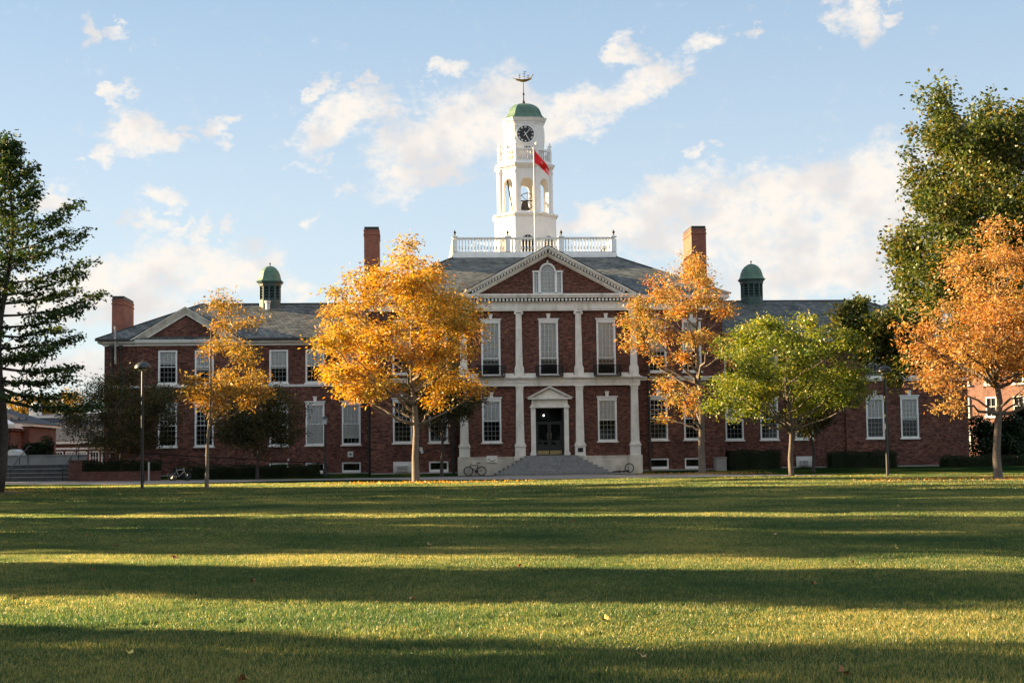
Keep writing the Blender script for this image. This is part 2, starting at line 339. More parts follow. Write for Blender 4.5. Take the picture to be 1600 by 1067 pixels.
# leaf materials
M['lf_gold'] = leafmat('leaves_gold', [(.43, .15, .035), (.52, .25, .05), (.55, .34, .075), (.43, .33, .08), (.20, .19, .05)], trans=.42)
M['lf_rust'] = leafmat('leaves_rust', [(.42, .15, .06), (.50, .23, .08), (.47, .30, .09), (.27, .23, .06), (.14, .15, .05)], trans=.42)
M['lf_amber'] = leafmat('leaves_amber', [(.24, .10, .03), (.36, .19, .05), (.40, .26, .07), (.22, .17, .05), (.10, .09, .03)], trans=.42)
M['lf_lime'] = leafmat('leaves_lime', [(.055, .095, .018), (.11, .155, .028), (.18, .215, .036), (.27, .27, .045), (.32, .24, .045)], trans=.42)
M['lf_orange'] = leafmat('leaves_orange', [(.40, .15, .055), (.49, .24, .085), (.50, .31, .11), (.34, .22, .08), (.15, .12, .045)], trans=.42)
M['lf_maple'] = leafmat('leaves_maple', [(.035, .058, .016), (.058, .085, .02), (.085, .108, .024), (.125, .125, .028), (.23, .15, .035)], trans=.36)
M['lf_oak'] = leafmat('leaves_oak', [(.018, .04, .012), (.03, .055, .014), (.05, .075, .016), (.10, .11, .02)], trans=.3)
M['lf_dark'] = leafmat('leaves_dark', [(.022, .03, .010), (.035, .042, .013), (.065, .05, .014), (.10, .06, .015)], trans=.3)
M['lf_hedge'] = leafmat('leaves_hedge', [(.010, .018, .008), (.018, .03, .010), (.028, .04, .014)], trans=.2)
M['lf_ever'] = leafmat('leaves_evergreen', [(.008, .018, .009), (.015, .03, .012), (.03, .045, .018)], trans=.2)
M['lf_far'] = leafmat('leaves_far', [(.35, .16, .02), (.42, .24, .03), (.30, .22, .04), (.14, .15, .03)], trans=.4)
def glassmat():
    m = bpy.data.materials.new('window_glass'); m.use_nodes = True; nt = m.node_tree; nt.nodes.clear()
    t = N(nt, 'ShaderNodeBsdfTransparent'); t.inputs[0].default_value = (.88, .90, .90, 1)
    g = N(nt, 'ShaderNodeBsdfGlossy'); g.inputs['Roughness'].default_value = .04; g.inputs[0].default_value = (.6, .65, .67, 1)
    fr = N(nt, 'ShaderNodeFresnel'); fr.inputs[0].default_value = 1.45
    x = N(nt, 'ShaderNodeMixShader'); nt.links.new(fr.outputs[0], x.inputs[0]); nt.links.new(t.outputs[0], x.inputs[1]); nt.links.new(g.outputs[0], x.inputs[2])
    o = N(nt, 'ShaderNodeOutputMaterial'); nt.links.new(x.outputs[0], o.inputs[0]); return m
M['glass'] = glassmat()
def grassmat(name, base):
    m = bpy.data.materials.new(name); m.use_nodes = True; nt = m.node_tree; nt.nodes.clear()
    tc = N(nt, 'ShaderNodeTexCoord'); g = N(nt, 'ShaderNodeNewGeometry')
    n = N(nt, 'ShaderNodeTexNoise'); n.inputs['Scale'].default_value = .22; n.inputs['Detail'].default_value = 6
    nt.links.new(g.outputs['Position'], n.inputs['Vector'])
    n2 = N(nt, 'ShaderNodeTexNoise'); n2.inputs['Scale'].default_value = 5; n2.inputs['Detail'].default_value = 6; nt.links.new(g.outputs['Position'], n2.inputs['Vector'])
    fac = math_node(nt, 'ADD', math_node(nt, 'MULTIPLY_ADD', n.outputs[0], 1.2, -.37), math_node(nt, 'MULTIPLY', n2.outputs[0], .5))
    if not base:
        fac = math_node(nt, 'ADD', math_node(nt, 'MULTIPLY', fac, .55), math_node(nt, 'MULTIPLY', g.outputs['Random Per Island'], .45))
    cr = N(nt, 'ShaderNodeValToRGB'); e = cr.color_ramp.elements; e.new(.5); e.new(.6)
    k = .5 if base else 1.0
    for i, (p, c) in enumerate(((.25, (.012, .036, .014)), (.45, (.024, .060, .018)), (.58, (.072, .108, .024)), (.72, (.30, .245, .07)))):
        e[i].position = p; e[i].color = tuple(x*k for x in c)+(1,)
    nt.links.new(fac, cr.inputs[0])
    d = N(nt, 'ShaderNodeBsdfDiffuse'); nt.links.new(cr.outputs[0], d.inputs[0])
    o = N(nt, 'ShaderNodeOutputMaterial')
    if base:
        bp = N(nt, 'ShaderNodeBump'); bp.inputs['Strength'].default_value = 1.0; bp.inputs['Distance'].default_value = .08
        n3 = N(nt, 'ShaderNodeTexNoise'); n3.inputs['Scale'].default_value = 9; n3.inputs['Detail'].default_value = 8; nt.links.new(g.outputs['Position'], n3.inputs['Vector'])
        nt.links.new(n3.outputs[0], bp.inputs['Height']); nt.links.new(bp.outputs[0], d.inputs['Normal']); nt.links.new(d.outputs[0], o.inputs[0])
    else:
        t = N(nt, 'ShaderNodeBsdfTranslucent'); hs = N(nt, 'ShaderNodeHueSaturation'); hs.inputs['Hue'].default_value = .485; hs.inputs['Value'].default_value = 2.9; nt.links.new(cr.outputs[0], hs.inputs['Color']); nt.links.new(hs.outputs[0], t.inputs[0])
        a = N(nt, 'ShaderNodeMixShader'); a.inputs[0].default_value = .5; nt.links.new(d.outputs[0], a.inputs[1]); nt.links.new(t.outputs[0], a.inputs[2])
        gl = N(nt, 'ShaderNodeBsdfGlossy'); gl.inputs['Roughness'].default_value = .35; gl.inputs[0].default_value = (.8, .75, .6, 1)
        b = N(nt, 'ShaderNodeMixShader'); b.inputs[0].default_value = .035; nt.links.new(a.outputs[0], b.inputs[1]); nt.links.new(gl.outputs[0], b.inputs[2])
        nt.links.new(b.outputs[0], o.inputs[0])
    return m
M['lawn'] = grassmat('lawn_soil', True); M['blade'] = grassmat('grass_blades', False)

# ------------------------------------------------------------ ground
b = MB(); b.face([(-900, -400, 0), (900, -400, 0), (900, 1500, 0), (-900, 1500, 0)])
b.build('ground', M['lawn'], kind='structure')
def sheet(name, pts, z, m, **p):
    b = MB(); b.face([(x, y, z) for x, y in pts]); return b.build(name, m, kind='structure', **p)
sheet('path', [(-52, -7), (-37.5, -14.5), (-28.7, -20.5), (-24, -19), (-19, -14.5), (-14, -14.3), (-8, -20.5), (-4, -21.8), (3, -25), (12, -26), (17, -27), (24, -28.5), (42, -33),
               (42, -31), (24, -25.5), (17, -23), (12, -15), (9.8, -9), (8, -6), (-8, -6), (-17, -7.6), (-24, -6), (-33, -1), (-52, 9)], .02, M['path'])
sheet('footpath', [(-46, -43.5), (-31.5, -38.2), (-25.3, -36.0), (-22.5, -33.0), (-22.0, -32.6), (-24.6, -33.4), (-31.5, -35.6), (-46, -39.5)], .016, M['path'])
# soil and grass rising gently to the foundations of the wings
def bank(x0, x1, y0, y1, h, name='lawn_bank'):
    b = MB(); b.face([(x0, y0, .008), (x1, y0, .008), (x1, y1, h), (x0, y1, h)])
    b.face([(x1, y0, .008), (x1, y1, .0), (x1, y1, h)]); b.face([(x0, y0, .008), (x0, y1, h), (x0, y1, 0)])
    return b.build(name, M['lawn'], kind='structure')
bank(-36.5, -14.1, -3.5, 4.64, .22); bank(14.1, 46, -6.5, 4.64, .2); bank(-13.9, -7.3, -4.0, .66, .18); bank(7.3, 13.9, -4.0, .66, .18)

# ------------------------------------------------------------ academy building
hall = empty('school_building', (0, 0, 0), label='long red brick school building with white pediment, pilasters and a central clock tower', category='building')

def wall_panel(mb, x0, x1, z0, z1, y, holes, mi=0, md=1, depth=.22, room=1.0):
    xs = sorted({x0, x1} | {h[0] for h in holes} | {h[1] for h in holes}); zs = sorted({z0, z1} | {h[2] for h in holes} | {h[3] for h in holes})
    xs = [x for x in xs if x0 <= x <= x1]; zs = [z for z in zs if z0 <= z <= z1]
    for i in range(len(xs)-1):
        for j in range(len(zs)-1):
            cxm, czm = (xs[i]+xs[i+1])/2, (zs[j]+zs[j+1])/2
            if any(h[0] < cxm < h[1] and h[2] < czm < h[3] for h in holes): continue
            mb.face([(xs[i], y, zs[j]), (xs[i+1], y, zs[j]), (xs[i+1], y, zs[j+1]), (xs[i], y, zs[j+1])], mi)
    for (a, b_, c, d) in holes:
        yd = y+depth; yr = y+room
        for q in (((a, y, c), (a, yd, c), (a, yd, d), (a, y, d)), ((b_, yd, c), (b_, y, c), (b_, y, d), (b_, yd, d)), ((a, y, d), (a, yd, d), (b_, yd, d), (b_, y, d)), ((a, yd, c), (a, y, c), (b_, y, c), (b_, yd, c))):
            mb.face(q, mi)
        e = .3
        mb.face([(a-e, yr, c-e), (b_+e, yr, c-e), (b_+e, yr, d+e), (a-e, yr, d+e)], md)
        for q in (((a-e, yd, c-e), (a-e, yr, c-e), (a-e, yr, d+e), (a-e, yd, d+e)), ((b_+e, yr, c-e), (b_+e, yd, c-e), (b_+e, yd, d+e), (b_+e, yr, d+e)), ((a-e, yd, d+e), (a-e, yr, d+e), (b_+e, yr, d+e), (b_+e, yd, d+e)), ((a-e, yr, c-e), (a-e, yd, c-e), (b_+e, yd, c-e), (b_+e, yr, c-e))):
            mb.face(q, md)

# window catalogue -----------------------------------------------------------
WIN = {}
def win_mesh(kind):
    """frame mesh + sub-part meshes, in local coordinates: x centred, y=0 at the wall face, z=0 at the opening's foot"""
    if kind in WIN: return WIN[kind]
    spec = {'wing_low': (1.5, 3.28, 4, 4, 4, True, True), 'wing_up': (1.5, 2.68, 4, 3, 3, False, False), 'tall': (1.5, 4.2, 4, 6, 5, True, True),
            'base': (1.5, .78, 1, 1, 0, False, False), 'block_up': (1.5, 4.0, 4, 6, 4, True, True)}[kind]
    w, h, nc, nu, nl, crown, key = spec
    hw = w/2; fr = .11 if kind != 'base' else .06
    F = MB()
    F.box(-hw, -hw+fr, -.03, .16, 0, h); F.box(hw-fr, hw, -.03, .16, 0, h); F.box(-hw+fr, hw-fr, -.03, .16, h-fr, h)
    F.box(-hw+fr, hw-fr, -.02, .16, 0, .09)
    if crown:
        F.box(-hw-.02, hw+.02, -.06, 0, h-.02, h+.16); F.box(-hw-.09, hw+.09, -.13, 0, h+.16, h+.24)
    S = MB(); top = h-fr; bot = .09; mid = bot+(top-bot)*(.5 if kind not in ('tall', 'block_up') else .30)
    a, c = -hw+fr, hw-fr
    def sash(z0, z1, y, rows):
        st = .055
        S.box(a, a+st, y, y+.04, z0, z1); S.box(c-st, c, y, y+.04, z0, z1); S.box(a+st, c-st, y, y+.04, z0, z0+st+.01); S.box(a+st, c-st, y, y+.04, z1-st, z1)
        for k in range(1, nc):
            x = a+st+(c-a-2*st)*k/nc; S.box(x-.014, x+.014, y+.006, y+.032, z0+st, z1-st)
        for k in range(1, rows):
            z = z0+st+(z1-z0-2*st)*k/rows; S.box(a+st, c-st, y+.009, y+.029, z-.014, z+.014)
    if nl:
        sash(mid, top, .05, nu)
        lift = {'tall': .75, 'block_up': 0}.get(kind, 0)
        sash(bot+lift, mid+.05+lift*.25, .10, nl)
    else: sash(bot, top, .06, nu)
    G = MB(); G.face([(a, .085, bot), (c, .085, bot), (c, .085, top), (a, .085, top)])
    K = MB()
    if kind != 'base': K.box(-hw-.1, hw+.1, -.12, .16, -.12, -.002)
    else: K.box(-hw, hw, -.04, .1, -.07, -.002)
    KS = None
    if key:
        KS = MB(); z0 = h+.245; KS.prism([(-.11, z0), (.11, z0), (.15, z0+.33), (-.15, z0+.33)], -.09, 0); KS.box(-.18, .18, -.11, 0, z0+.33, z0+.38)
    WIN[kind] = dict(w=w, h=h, F=F, S=S, G=G, K=K, KS=KS, a=a, c=c, bot=bot, top=top, mesh=None)
    return WIN[kind]
rw = random.Random(4)
def add_window(kind, x, y, z, blind=0.0, label=None, glass=True):
    W = win_mesh(kind)
    if W['mesh'] is None:
        fr = W['F'].build('window', M['white'], hall); s = W['S'].build('sash', M['sash'], fr)
        g = W['G'].build('pane', M['glass'], fr); k = W['K'].build('sill', M['stone'], fr)
        ks = W['KS'].build('keystone', M['stone'], fr) if W['KS'] else None
        W['mesh'] = fr; o = fr
        W['kids'] = [t for t in (s, g, k, ks) if t]
    else:
        o = W['mesh'].copy(); col.objects.link(o); o.parent = hall
        for t in W['kids']:
            c = t.copy(); col.objects.link(c); c.parent = o
    o.location = (x, y, z)
    if blind > 0:
        B = MB(); zt, zb = W['top'], W['top']-(W['top']-W['bot'])*blind
        n = 14; yy = .145
        for k in range(n):                      # fabric with a slight ripple
            xa = W['a']+(W['c']-W['a'])*k/n; xb = W['a']+(W['c']-W['a'])*(k+1)/n
            ya = yy+.012*math.sin(k*1.9+x); yb = yy+.012*math.sin((k+1)*1.9+x)
            B.face([(xa, ya, zb), (xb, yb, zb), (xb, yb, zt), (xa, ya, zt)])
        B.box(W['a'], W['c'], yy-.01, yy+.02, zb-.03, zb)
        B.build('blind', M['blind'], o)
    return o

lowx = [15.65, 18.55, 21.45, 27.35, 30.25]
WY = 4.66; GY = 4.40
wins = []   # kind, x, y, z, blind
for sx in (-1, 1):
    for i, x in enumerate(lowx):
        y = GY if x > 24 else WY
        bl = {(-1, 0): .85, (-1, 1): 1.0, (-1, 2): .45, (-1, 3): 0, (-1, 4): .3, (1, 0): .55, (1, 1): .38, (1, 2): .3, (1, 3): .5, (1, 4): .55}[(sx, i)]
        wins.append(('wing_low', sx*x, y, 2.55, bl))
        wins.append(('wing_up', sx*x, y, 7.56, (.5, .45, .55, .6, .4)[i]))
        if i in (0, 1, 2): wins.append(('base', sx*x, y, .34, 0))
    for i, x in enumerate((8.7, 11.5)):
        wins.append(('wing_low', sx*x, .67, 2.65-.05, {(-1, 0): .45, (-1, 1): .0, (1, 0): 0, (1, 1): .1}[(sx, i)]))
        wins.append(('block_up', sx*x, .67, 7.98, .6)); wins.append(('base', sx*x, .67, .34, 0))
for x in (-4.55, 4.55): wins.append(('wing_low', x, 0, 2.55, .5))
for x in (-4.55, 0, 4.55): wins.append(('tall', x, 0, 7.78, .72))
AC_AT = {(-11.5, 'base'), (21.45, 'base')}
for wn in wins:
    add_window(*wn)

def holes_for(x0, x1, y):
    H = []
    for k, x, yy, z, bl in wins:
        if abs(yy-y) < .01 and x0 < x < x1:
            W = WIN[k]; H.append((x-W['w']/2+.01, x+W['w']/2-.01, z+.01, z+W['h']-.01))
    return H
for sx in (-1, 1):                                       # the two wings
    b = MB()
    for (a, c, y) in ((14.0, 24.9, WY), (24.9, 32.7, GY), (32.7, 35.3, WY)):
        x0, x1 = (a, c) if sx > 0 else (-c, -a)
        wall_panel(b, x0, x1, 0, 11.2, y, holes_for(x0, x1, y))
    for a in (24.9, 32.7): b.face([(sx*a, GY, 0), (sx*a, WY, 0), (sx*a, WY, 11.2), (sx*a, GY, 11.2)])
    b.face([(sx*35.3, WY, 0), (sx*35.3, 18.2, 0), (sx*35.3, 18.2, 11.2), (sx*35.3, WY, 11.2)]); b.face([(sx*14, 18.2, 0), (sx*35.3, 18.2, 0), (sx*35.3, 18.2, 11.2), (sx*14, 18.2, 11.2)])
    # gable brick triangle
    b.prism([(sx*28.8-3.3, 11.15), (sx*28.8+3.3, 11.15), (sx*28.8, 12.95)], GY+.03, GY+.3)
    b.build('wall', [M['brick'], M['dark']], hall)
    # trims of the wing
    b = MB()
    for (a, c, y) in ((14.02, 24.8, WY), (24.8, 32.8, GY), (32.8, 35.4, WY)):
        x0, x1 = (a, c) if sx > 0 else (-c, -a)
        b.box(x0, x1, y-.14, y+.05, 7.38, 7.44); b.box(x0, x1, y-.08, y+.05, 7.26, 7.378)   # string course
        b.box(x0, x1, y-.08, y+.05, 10.62, 10.84)
        b.box(x0, x1, y-.42, y+.05, 10.842, 10.98); b.box(x0, x1, y-.50, y+.05, 10.982, 11.06)
    b.box(min(sx*35.3, sx*35.8), max(sx*35.3, sx*35.8), WY-.3, 18.4, 10.84, 11.06)
    b.build('cornice', M['white'], hall)
    b = MB()
    for (a, c, y) in ((14.02, 24.9, WY), (24.9, 32.7, GY), (32.7, 35.35, WY)):
        x0, x1 = (a, c) if sx > 0 else (-c, -a)
        b.box(x0, x1, y-.07, y+.02, 0, .30)
    b.build('plinth', M['concrete'], hall)
    for a, c in ((14.3, 24.2), (33.2, 35.9)):
        b = MB(); x0, x1 = sorted((sx*a, sx*c)); b.box(x0, x1, WY-.68, WY-.52, 11.0, 11.16); b.build('gutter', M['pipe'], hall)
    # roof with hipped outer end
    b = MB(); ey, by, rz, ez = 4.0, 18.8, 14.62, 11.14
    E0 = (sx*13.5, ey, ez); E1 = (sx*35.95, ey, ez); E2 = (sx*35.95, by, ez); E3 = (sx*13.5, by, ez); R0 = (sx*13.5, 11.4, rz); R1 = (sx*28.6, 11.4, rz)
    b.face([E0, E1, R1, R0]); b.face([E1, E2, R1]); b.face([E2, E3, R0, R1])
    b.face([(sx*13.5, ey, ez-.09), (sx*35.95, ey, ez-.09), (sx*35.95, by, ez-.09), (sx*13.5, by, ez-.09)], 0)
    for p, q in ((E0, E1), (E1, E2)): b.face([(p[0], p[1], ez-.09), (q[0], q[1], ez-.09), q, p])
    # gable roof over the projecting bay
    gx, ga = sx*28.8, 13.72
    for s in (-1, 1): b.face([(gx+s*4.45, 3.86, 11.13), (gx, 3.86, ga), (gx, 9.9, ga), (gx+s*4.45, 4.1, 11.16)])
    b.build('roof', M['slate'], hall)
    b = MB(); b.box(min(sx*13.5, sx*28.6), max(sx*13.5, sx*28.6), 11.34, 11.46, rz-.02, rz+.09)
    b.tube([(sx*28.6, 11.4, rz+.03), (sx*35.9, 4.05, ez+.05)], .07, 5); b.build('ridge_cap', M['pipe'], hall)
    b = MB()                                             # raking cornice of the gable
    for s in (-1, 1):
        for o0, o1, yf in ((.0, .09, 3.9), (.13, .24, 4.08), (.36, .56, 4.3)):
            q = [(gx+s*(4.4-o0*1.95), 11.062), (gx, ga-o0*1.16), (gx, ga-o1*1.16), (gx+s*(4.4-o1*1.95), 11.062)]
            if s > 0: q = q[::-1]
            b.prism(q, yf, GY+.2)
    b.build('gable_cornice', M['stone'], hall)
    b = MB()
    for s in (-1, 1):
        for o0, o1, yf in ((.09, .13, 4.0), (.24, .36, 4.2)):
            q = [(gx+s*(4.4-o0*1.95), 11.064), (gx, ga-o0*1.16), (gx, ga-o1*1.16), (gx+s*(4.4-o1*1.95), 11.064)]
            if s > 0: q = q[::-1]
            b.prism(q, yf, GY+.18)
    b.build('gable_soffit', M['stone'], hall)
# central block and pavilion -------------------------------------------------
b = MB()
wall_panel(b, -14, -7.1, 0, 13.4, .67, holes_for(-14, -7.1, .67)); wall_panel(b, 7.1, 14, 0, 13.4, .67, holes_for(7.1, 14, .67))
DOOR = (-1.12, 1.12, 1.5, 5.3)
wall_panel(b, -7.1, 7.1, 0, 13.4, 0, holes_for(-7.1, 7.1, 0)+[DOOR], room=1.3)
for s in (-1, 1):
    b.face([(s*7.1, 0, 0), (s*7.1, .67, 0), (s*7.1, .67, 14), (s*7.1, 0, 14)])
    b.face([(s*14, .67, 0), (s*14, 44, 0), (s*14, 44, 14), (s*14, .67, 14)])
b.face([(-14, 44, 0), (14, 44, 0), (14, 44, 14), (-14, 44, 14)])
b.face([(-14, .67, 13.4), (-7.1, .67, 13.4), (-7.1, .67, 14), (-14, .67, 14)]); b.face([(7.1, .67, 13.4), (14, .67, 13.4), (14, .67, 14), (7.1, .67, 14)])
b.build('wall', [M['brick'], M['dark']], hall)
b = MB(); wall_panel(b, -5.85, 5.85, 14.12, 14.16, .03, [])   # tympanum, cut by the three-light window
pw = (-1.17, 1.17, 14.17, 15.95)
def tz(x): return 14.14+(17.25-14.14)*(1-abs(x)/5.9)
xs = [-5.9, -1.17, 1.17, 5.9]
b.face([(-5.9, .03, 14.14), (-1.17, .03, 14.14), (-1.17, .03, tz(1.17)), ]); b.face([(1.17, .03, 14.14), (5.9, .03, 14.14), (1.17, .03, tz(1.17))])
arc = [(.63*math.cos(math.pi*k/12), 15.95+.66*math.sin(math.pi*k/12)) for k in range(13)]
b.face([(-1.17, .03, 15.95), (-.63, .03, 15.95), (-.63, .03, tz(.63)), (-1.17, .03, tz(1.17))]); b.face([(.63, .03, 15.95), (1.17, .03, 15.95), (1.17, .03, tz(1.17)), (.63, .03, tz(.63))])
for k in range(12):
    (xa, za), (xb, zb) = arc[k], arc[k+1]
    b.face([(xb, .03, zb), (xa, .03, za), (xa, .03, tz(xa)), (xb, .03, tz(xb))])
b.face([(-1.4, .6, 14), (1.4, .6, 14), (1.4, .6, 16.9), (-1.4, .6, 16.9)], 1)
b.build('tympanum', [M['brick'], M['dark']], hall)
# three-light window
b = MB()
for x0, x1 in ((-1.17, -1.05), (-.75, -.55), (.55, .75), (1.05, 1.17)): b.box(x0, x1, -.04, .12, 14.17, 15.87)
b.box(-1.05, 1.05, -.04, .12, 14.165, 14.25); b.box(-1.22, -.6, -.09, .1, 15.87, 16.0); b.box(.6, 1.22, -.09, .1, 15.87, 16.0)
for k in range(12):
    a0, a1 = math.pi*k/12, math.pi*(k+1)/12
    q = [(.52*math.cos(a0), 15.93+.54*math.sin(a0)), (.66*math.cos(a0), 15.93+.70*math.sin(a0)), (.66*math.cos(a1), 15.93+.70*math.sin(a1)), (.52*math.cos(a1), 15.93+.54*math.sin(a1))]
    b.prism(q, -.05, .12)
pal = b.build('window', M['white'], hall, label='white three-light window with arched middle in the pediment')
b = MB(); b.box(-.07, .07, -.09, 0, 16.6, 16.8); b.build('keystone', M['stone'], pal)
b = MB()
for x0, x1, n in ((-1.05, -.75, 1), (-.55, .55, 3), (.75, 1.05, 1)):
    for k in range(1, n+1):
        x = x0+(x1-x0)*k/(n+1) if n > 1 else (x0+x1)/2; b.box(x-.013, x+.013, .03, .06, 14.25, 15.9)
    for k in range(1, 6): z = 14.25+k*.29; b.box(x0, x1, .033, .057, z-.013, z+.013)
for k in range(1, 4):
    a0 = math.pi*k/4; b.bar((0, .045, 15.93), (.52*math.cos(a0), .045, 15.93+.54*math.sin(a0)), .016)
b.box(-.55, .55, .03, .06, 15.9, 15.94); b.build('sash', M['sash'], pal)
b = MB(); b.face([(-1.05, .07, 14.25), (1.05, .07, 14.25), (1.05, .07, 15.9), (-1.05, .07, 15.9)]); b.face([(.53*math.cos(math.pi*k/12), .07, 15.93+.55*math.sin(math.pi*k/12)) for k in range(13)]); b.build('pane', M['glass'], pal)
b = MB(); b.box(-1.04, 1.04, .14, .16, 14.2, 15.9); b.face([(.53*math.cos(math.pi*k/12), .15, 15.9+.55*math.sin(math.pi*k/12)) for k in range(13)]); b.build('blind', M['blind'], pal)

# base course
b = MB()
for s in (-1, 1):
    b = MB(); x0, x1 = sorted((s*1.6, s*7.2)); b.box(x0, x1, -.16, .02, 0, 1.34); b.box(min(s*7.2, s*7.22), max(s*7.2, s*7.22), -.16, .66, 0, 1.34)
    x0, x1 = sorted((s*1.6, s*7.25)); b.box(x0, x1, -.2, .02, 1.34, 1.42)
    for x in (6.7*s, 2.35*s): b.box(x-.52, x+.52, -.42, -.2, 0, 1.44)
    b.build('stone_base', M['granite'], hall)
b = MB()
for a, c in ((-13.95, -7.25), (7.25, 13.95)): b.box(a, c, .60, .69, 0, .28)
b.build('plinth', M['concrete'], hall)
# pilasters
for x in (-6.7, -2.35, 2.35, 6.7):
    b = MB()
    b.box(x-.41, x+.41, -.34, .02, 1.442, 2.18); b.box(x-.46, x+.46, -.39, .02, 2.182, 2.32)
    b.box(x-.39, x+.39, -.32, .02, 2.322, 2.46)
    b.prism([(x-.33, 2.462), (x+.33, 2.462), (x+.27, 6.62), (x-.27, 6.62)], -.26, .02)
    b.box(x-.31, x+.31, -.30, .02, 6.622, 6.70); b.box(x-.28, x+.28, -.27, .02, 6.702, 6.82); b.box(x-.35, x+.35, -.34, .02, 6.822, 6.90)
    b.build('pilaster', M['stone'], hall, label='tapered lower pale stone pilaster on a pedestal')
    b = MB()
    b.box(x-.36, x+.36, -.32, .02, 7.735, 8.28); b.prism([(x-.36, 8.282), (x+.36, 8.282), (x+.29, 8.5), (x-.29, 8.5)], -.28, .02)
    b.prism([(x-.27, 8.502), (x+.27, 8.502), (x+.22, 12.5), (x-.22, 12.5)], -.24, .02)
    b.box(x-.24, x+.24, -.26, .02, 12.502, 12.64); b.box(x-.32, x+.32, -.31, .02, 12.70, 12.805)
    p = b.build('pilaster', M['stone'], hall, label='upper pale stone pilaster with scrolled capital')
    b = MB()
    for s in (-1, 1):
        ring = []
        b.rings([[(x+s*.26+.105*math.cos(t*math.pi/6), yy, 12.63+.105*math.sin(t*math.pi/6)) for t in range(12)] for yy in (-.3, -.02)])
    b.build('volute', M['stone'], p)
# middle entablature
b = MB()
for (a, c, y) in ((-7.15, 7.15, 0), (-14.0, -7.16, .67), (7.16, 14.0, .67)):
    if y == 0:
        b.box(a, c, y-.30, y+.05, 6.905, 7.16); b.box(a, c, y-.33, y+.05, 7.162, 7.42); b.box(a-.08, c+.08, y-.42, y+.05, 7.422, 7.52); b.box(a-.14, c+.14, y-.55, y+.05, 7.522, 7.62); b.box(a, c, y-.36, y+.02, 7.622, 7.73)
        for x0, x1 in ((-6.3, -5.5), (-3.6, -2.75), (-1.95, -.95), (.95, 1.95), (2.75, 3.6), (5.5, 6.3)): b.box(x0, x1, -.12, .02, 7.732, 7.92)
    else:
        b.box(a, c, y-.1, y+.05, 7.3, 7.5); b.box(a, c, y-.17, y+.05, 7.502, 7.6)
b.build('entablature', M['stone'], hall)
# upper entablature: architrave, frieze, cornice
b = MB()
b.box(-7.15, 7.15, -.30, .05, 12.81, 12.93); b.box(-7.17, 7.17, -.33, .05, 12.932, 13.06); b.box(-7.12, 7.12, -.28, .05, 13.062, 13.44)
for x in (-6.7, -2.35, 2.35, 6.7): b.box(x-.28, x+.28, -.31, -.28, 13.07, 13.44)
b.box(-7.2, 7.2, -.36, .05, 13.442, 13.52); b.box(-7.22, 7.22, -.72, .05, 13.80, 13.95); b.box(-7.26, 7.26, -.80, .05, 13.952, 14.11)
for s in (-1, 1):
    x0, x1 = sorted((s*7.2, s*14.1)); b.box(x0, x1, .5, .72, 12.9, 13.44); x0, x1 = sorted((s*7.0, s*14.5)); b.box(x0, x1, .1, .72, 13.80, 14.11)
    x0, x1 = sorted((s*14.0, s*14.5)); b.box(x0, x1, .722, 44.2, 13.80, 14.11)
b.build('entablature', M['stone'], hall)
def dentils(name, items):
    b = MB()
    for q in items: b.box(*q)
    return b.build(name, M['white'], hall)
dn = []
x = -7.1
while x < 6.95: dn.append((x, x+.16, -.62, -.28, 13.56, 13.76)); x += .29
for s in (-1, 1):
    x = 7.35
    while x < 14.3: a, c = sorted((s*x, s*(x+.16))); dn.append((a, c, .2, .6, 13.56, 13.76)); x += .29
dentils('dentil_band', dn)
b = MB(); b.box(-7.3, 7.3, -.30, .0, 13.522, 13.798)
for s in (-1, 1): x0, x1 = sorted((s*7.32, s*14.2)); b.box(x0, x1, .56, .7, 13.45, 13.798)
b.build('dentil_bed', M['pipe'], hall)
# pediment raking cornice
b = MB(); AX, AZ = 6.98, 17.86; sl = (AZ-14.12)/AX
def rake(b, o0, o1, y0, y1, half=AX, apex=AZ, base=14.115, s_=None):
    s_ = (apex-base)/half; k = math.sqrt(1+s_*s_)
    for s in (-1, 1):
        q = [(s*(half-o0*k/s_), base), (0, apex-o0*k), (0, apex-o1*k), (s*(half-o1*k/s_), base)]
        if s > 0: q = q[::-1]
        b.prism(q, y0, y1)
rake(b, 0.0, .11, -.82, .1); rake(b, .112, .22, -.72, .1); rake(b, .40, .57, -.34, .1); rake(b, .572, .66, -.2, .1)
b.build('pediment_cornice', M['stone'], hall)
b = MB(); rake(b, .222, .398, -.28, .1); b.build('dentil_bed', M['pipe'], hall)
b = MB(); k = math.sqrt(1+sl*sl)
n = 26
for s in (-1, 1):
    for i in range(n):
        t = (i+.35)/n; cxx = s*(AX-.45*k/sl)*(1-t); top = AZ-.30*k-(abs(cxx))*sl
        w = .14; x0, x1 = cxx-w/2, cxx+w/2
        zz = lambda x: AZ-.235*k-abs(x)*sl
        b.prism([(x0, zz(x0)-.16), (x1, zz(x1)-.16), (x1, zz(x1)), (x0, zz(x0))], -.62, -.27)
b.build('dentil_band', M['white'], hall)
# pediment gable roof + main roof
b = MB()
for s in (-1, 1): b.face([(s*7.12, -.84, 14.12), (0, -.84, 17.93), (0, 10.2, 17.93), (s*7.12, 1.4, 14.12)])
zt, zb = 18.62, 14.13
B0 = [(-14.6, .02, zb), (14.6, .02, zb), (14.6, 44.4, zb), (-14.6, 44.4, zb)]; T0 = [(-7.1, 11.9, zt), (7.1, 11.9, zt), (7.1, 32, zt), (-7.1, 32, zt)]
for k in range(4): b.face([B0[k], B0[(k+1) % 4], T0[(k+1) % 4], T0[k]])
b.face(T0); b.build('roof', M['slate'], hall)
for k in (0, 1): b = MB(); b.tube([Vector(B0[k])+Vector((0, 0, .03)), Vector(T0[k])+Vector((0, 0, .03))], .07, 5); b.build('ridge_cap', M['pipe'], hall)
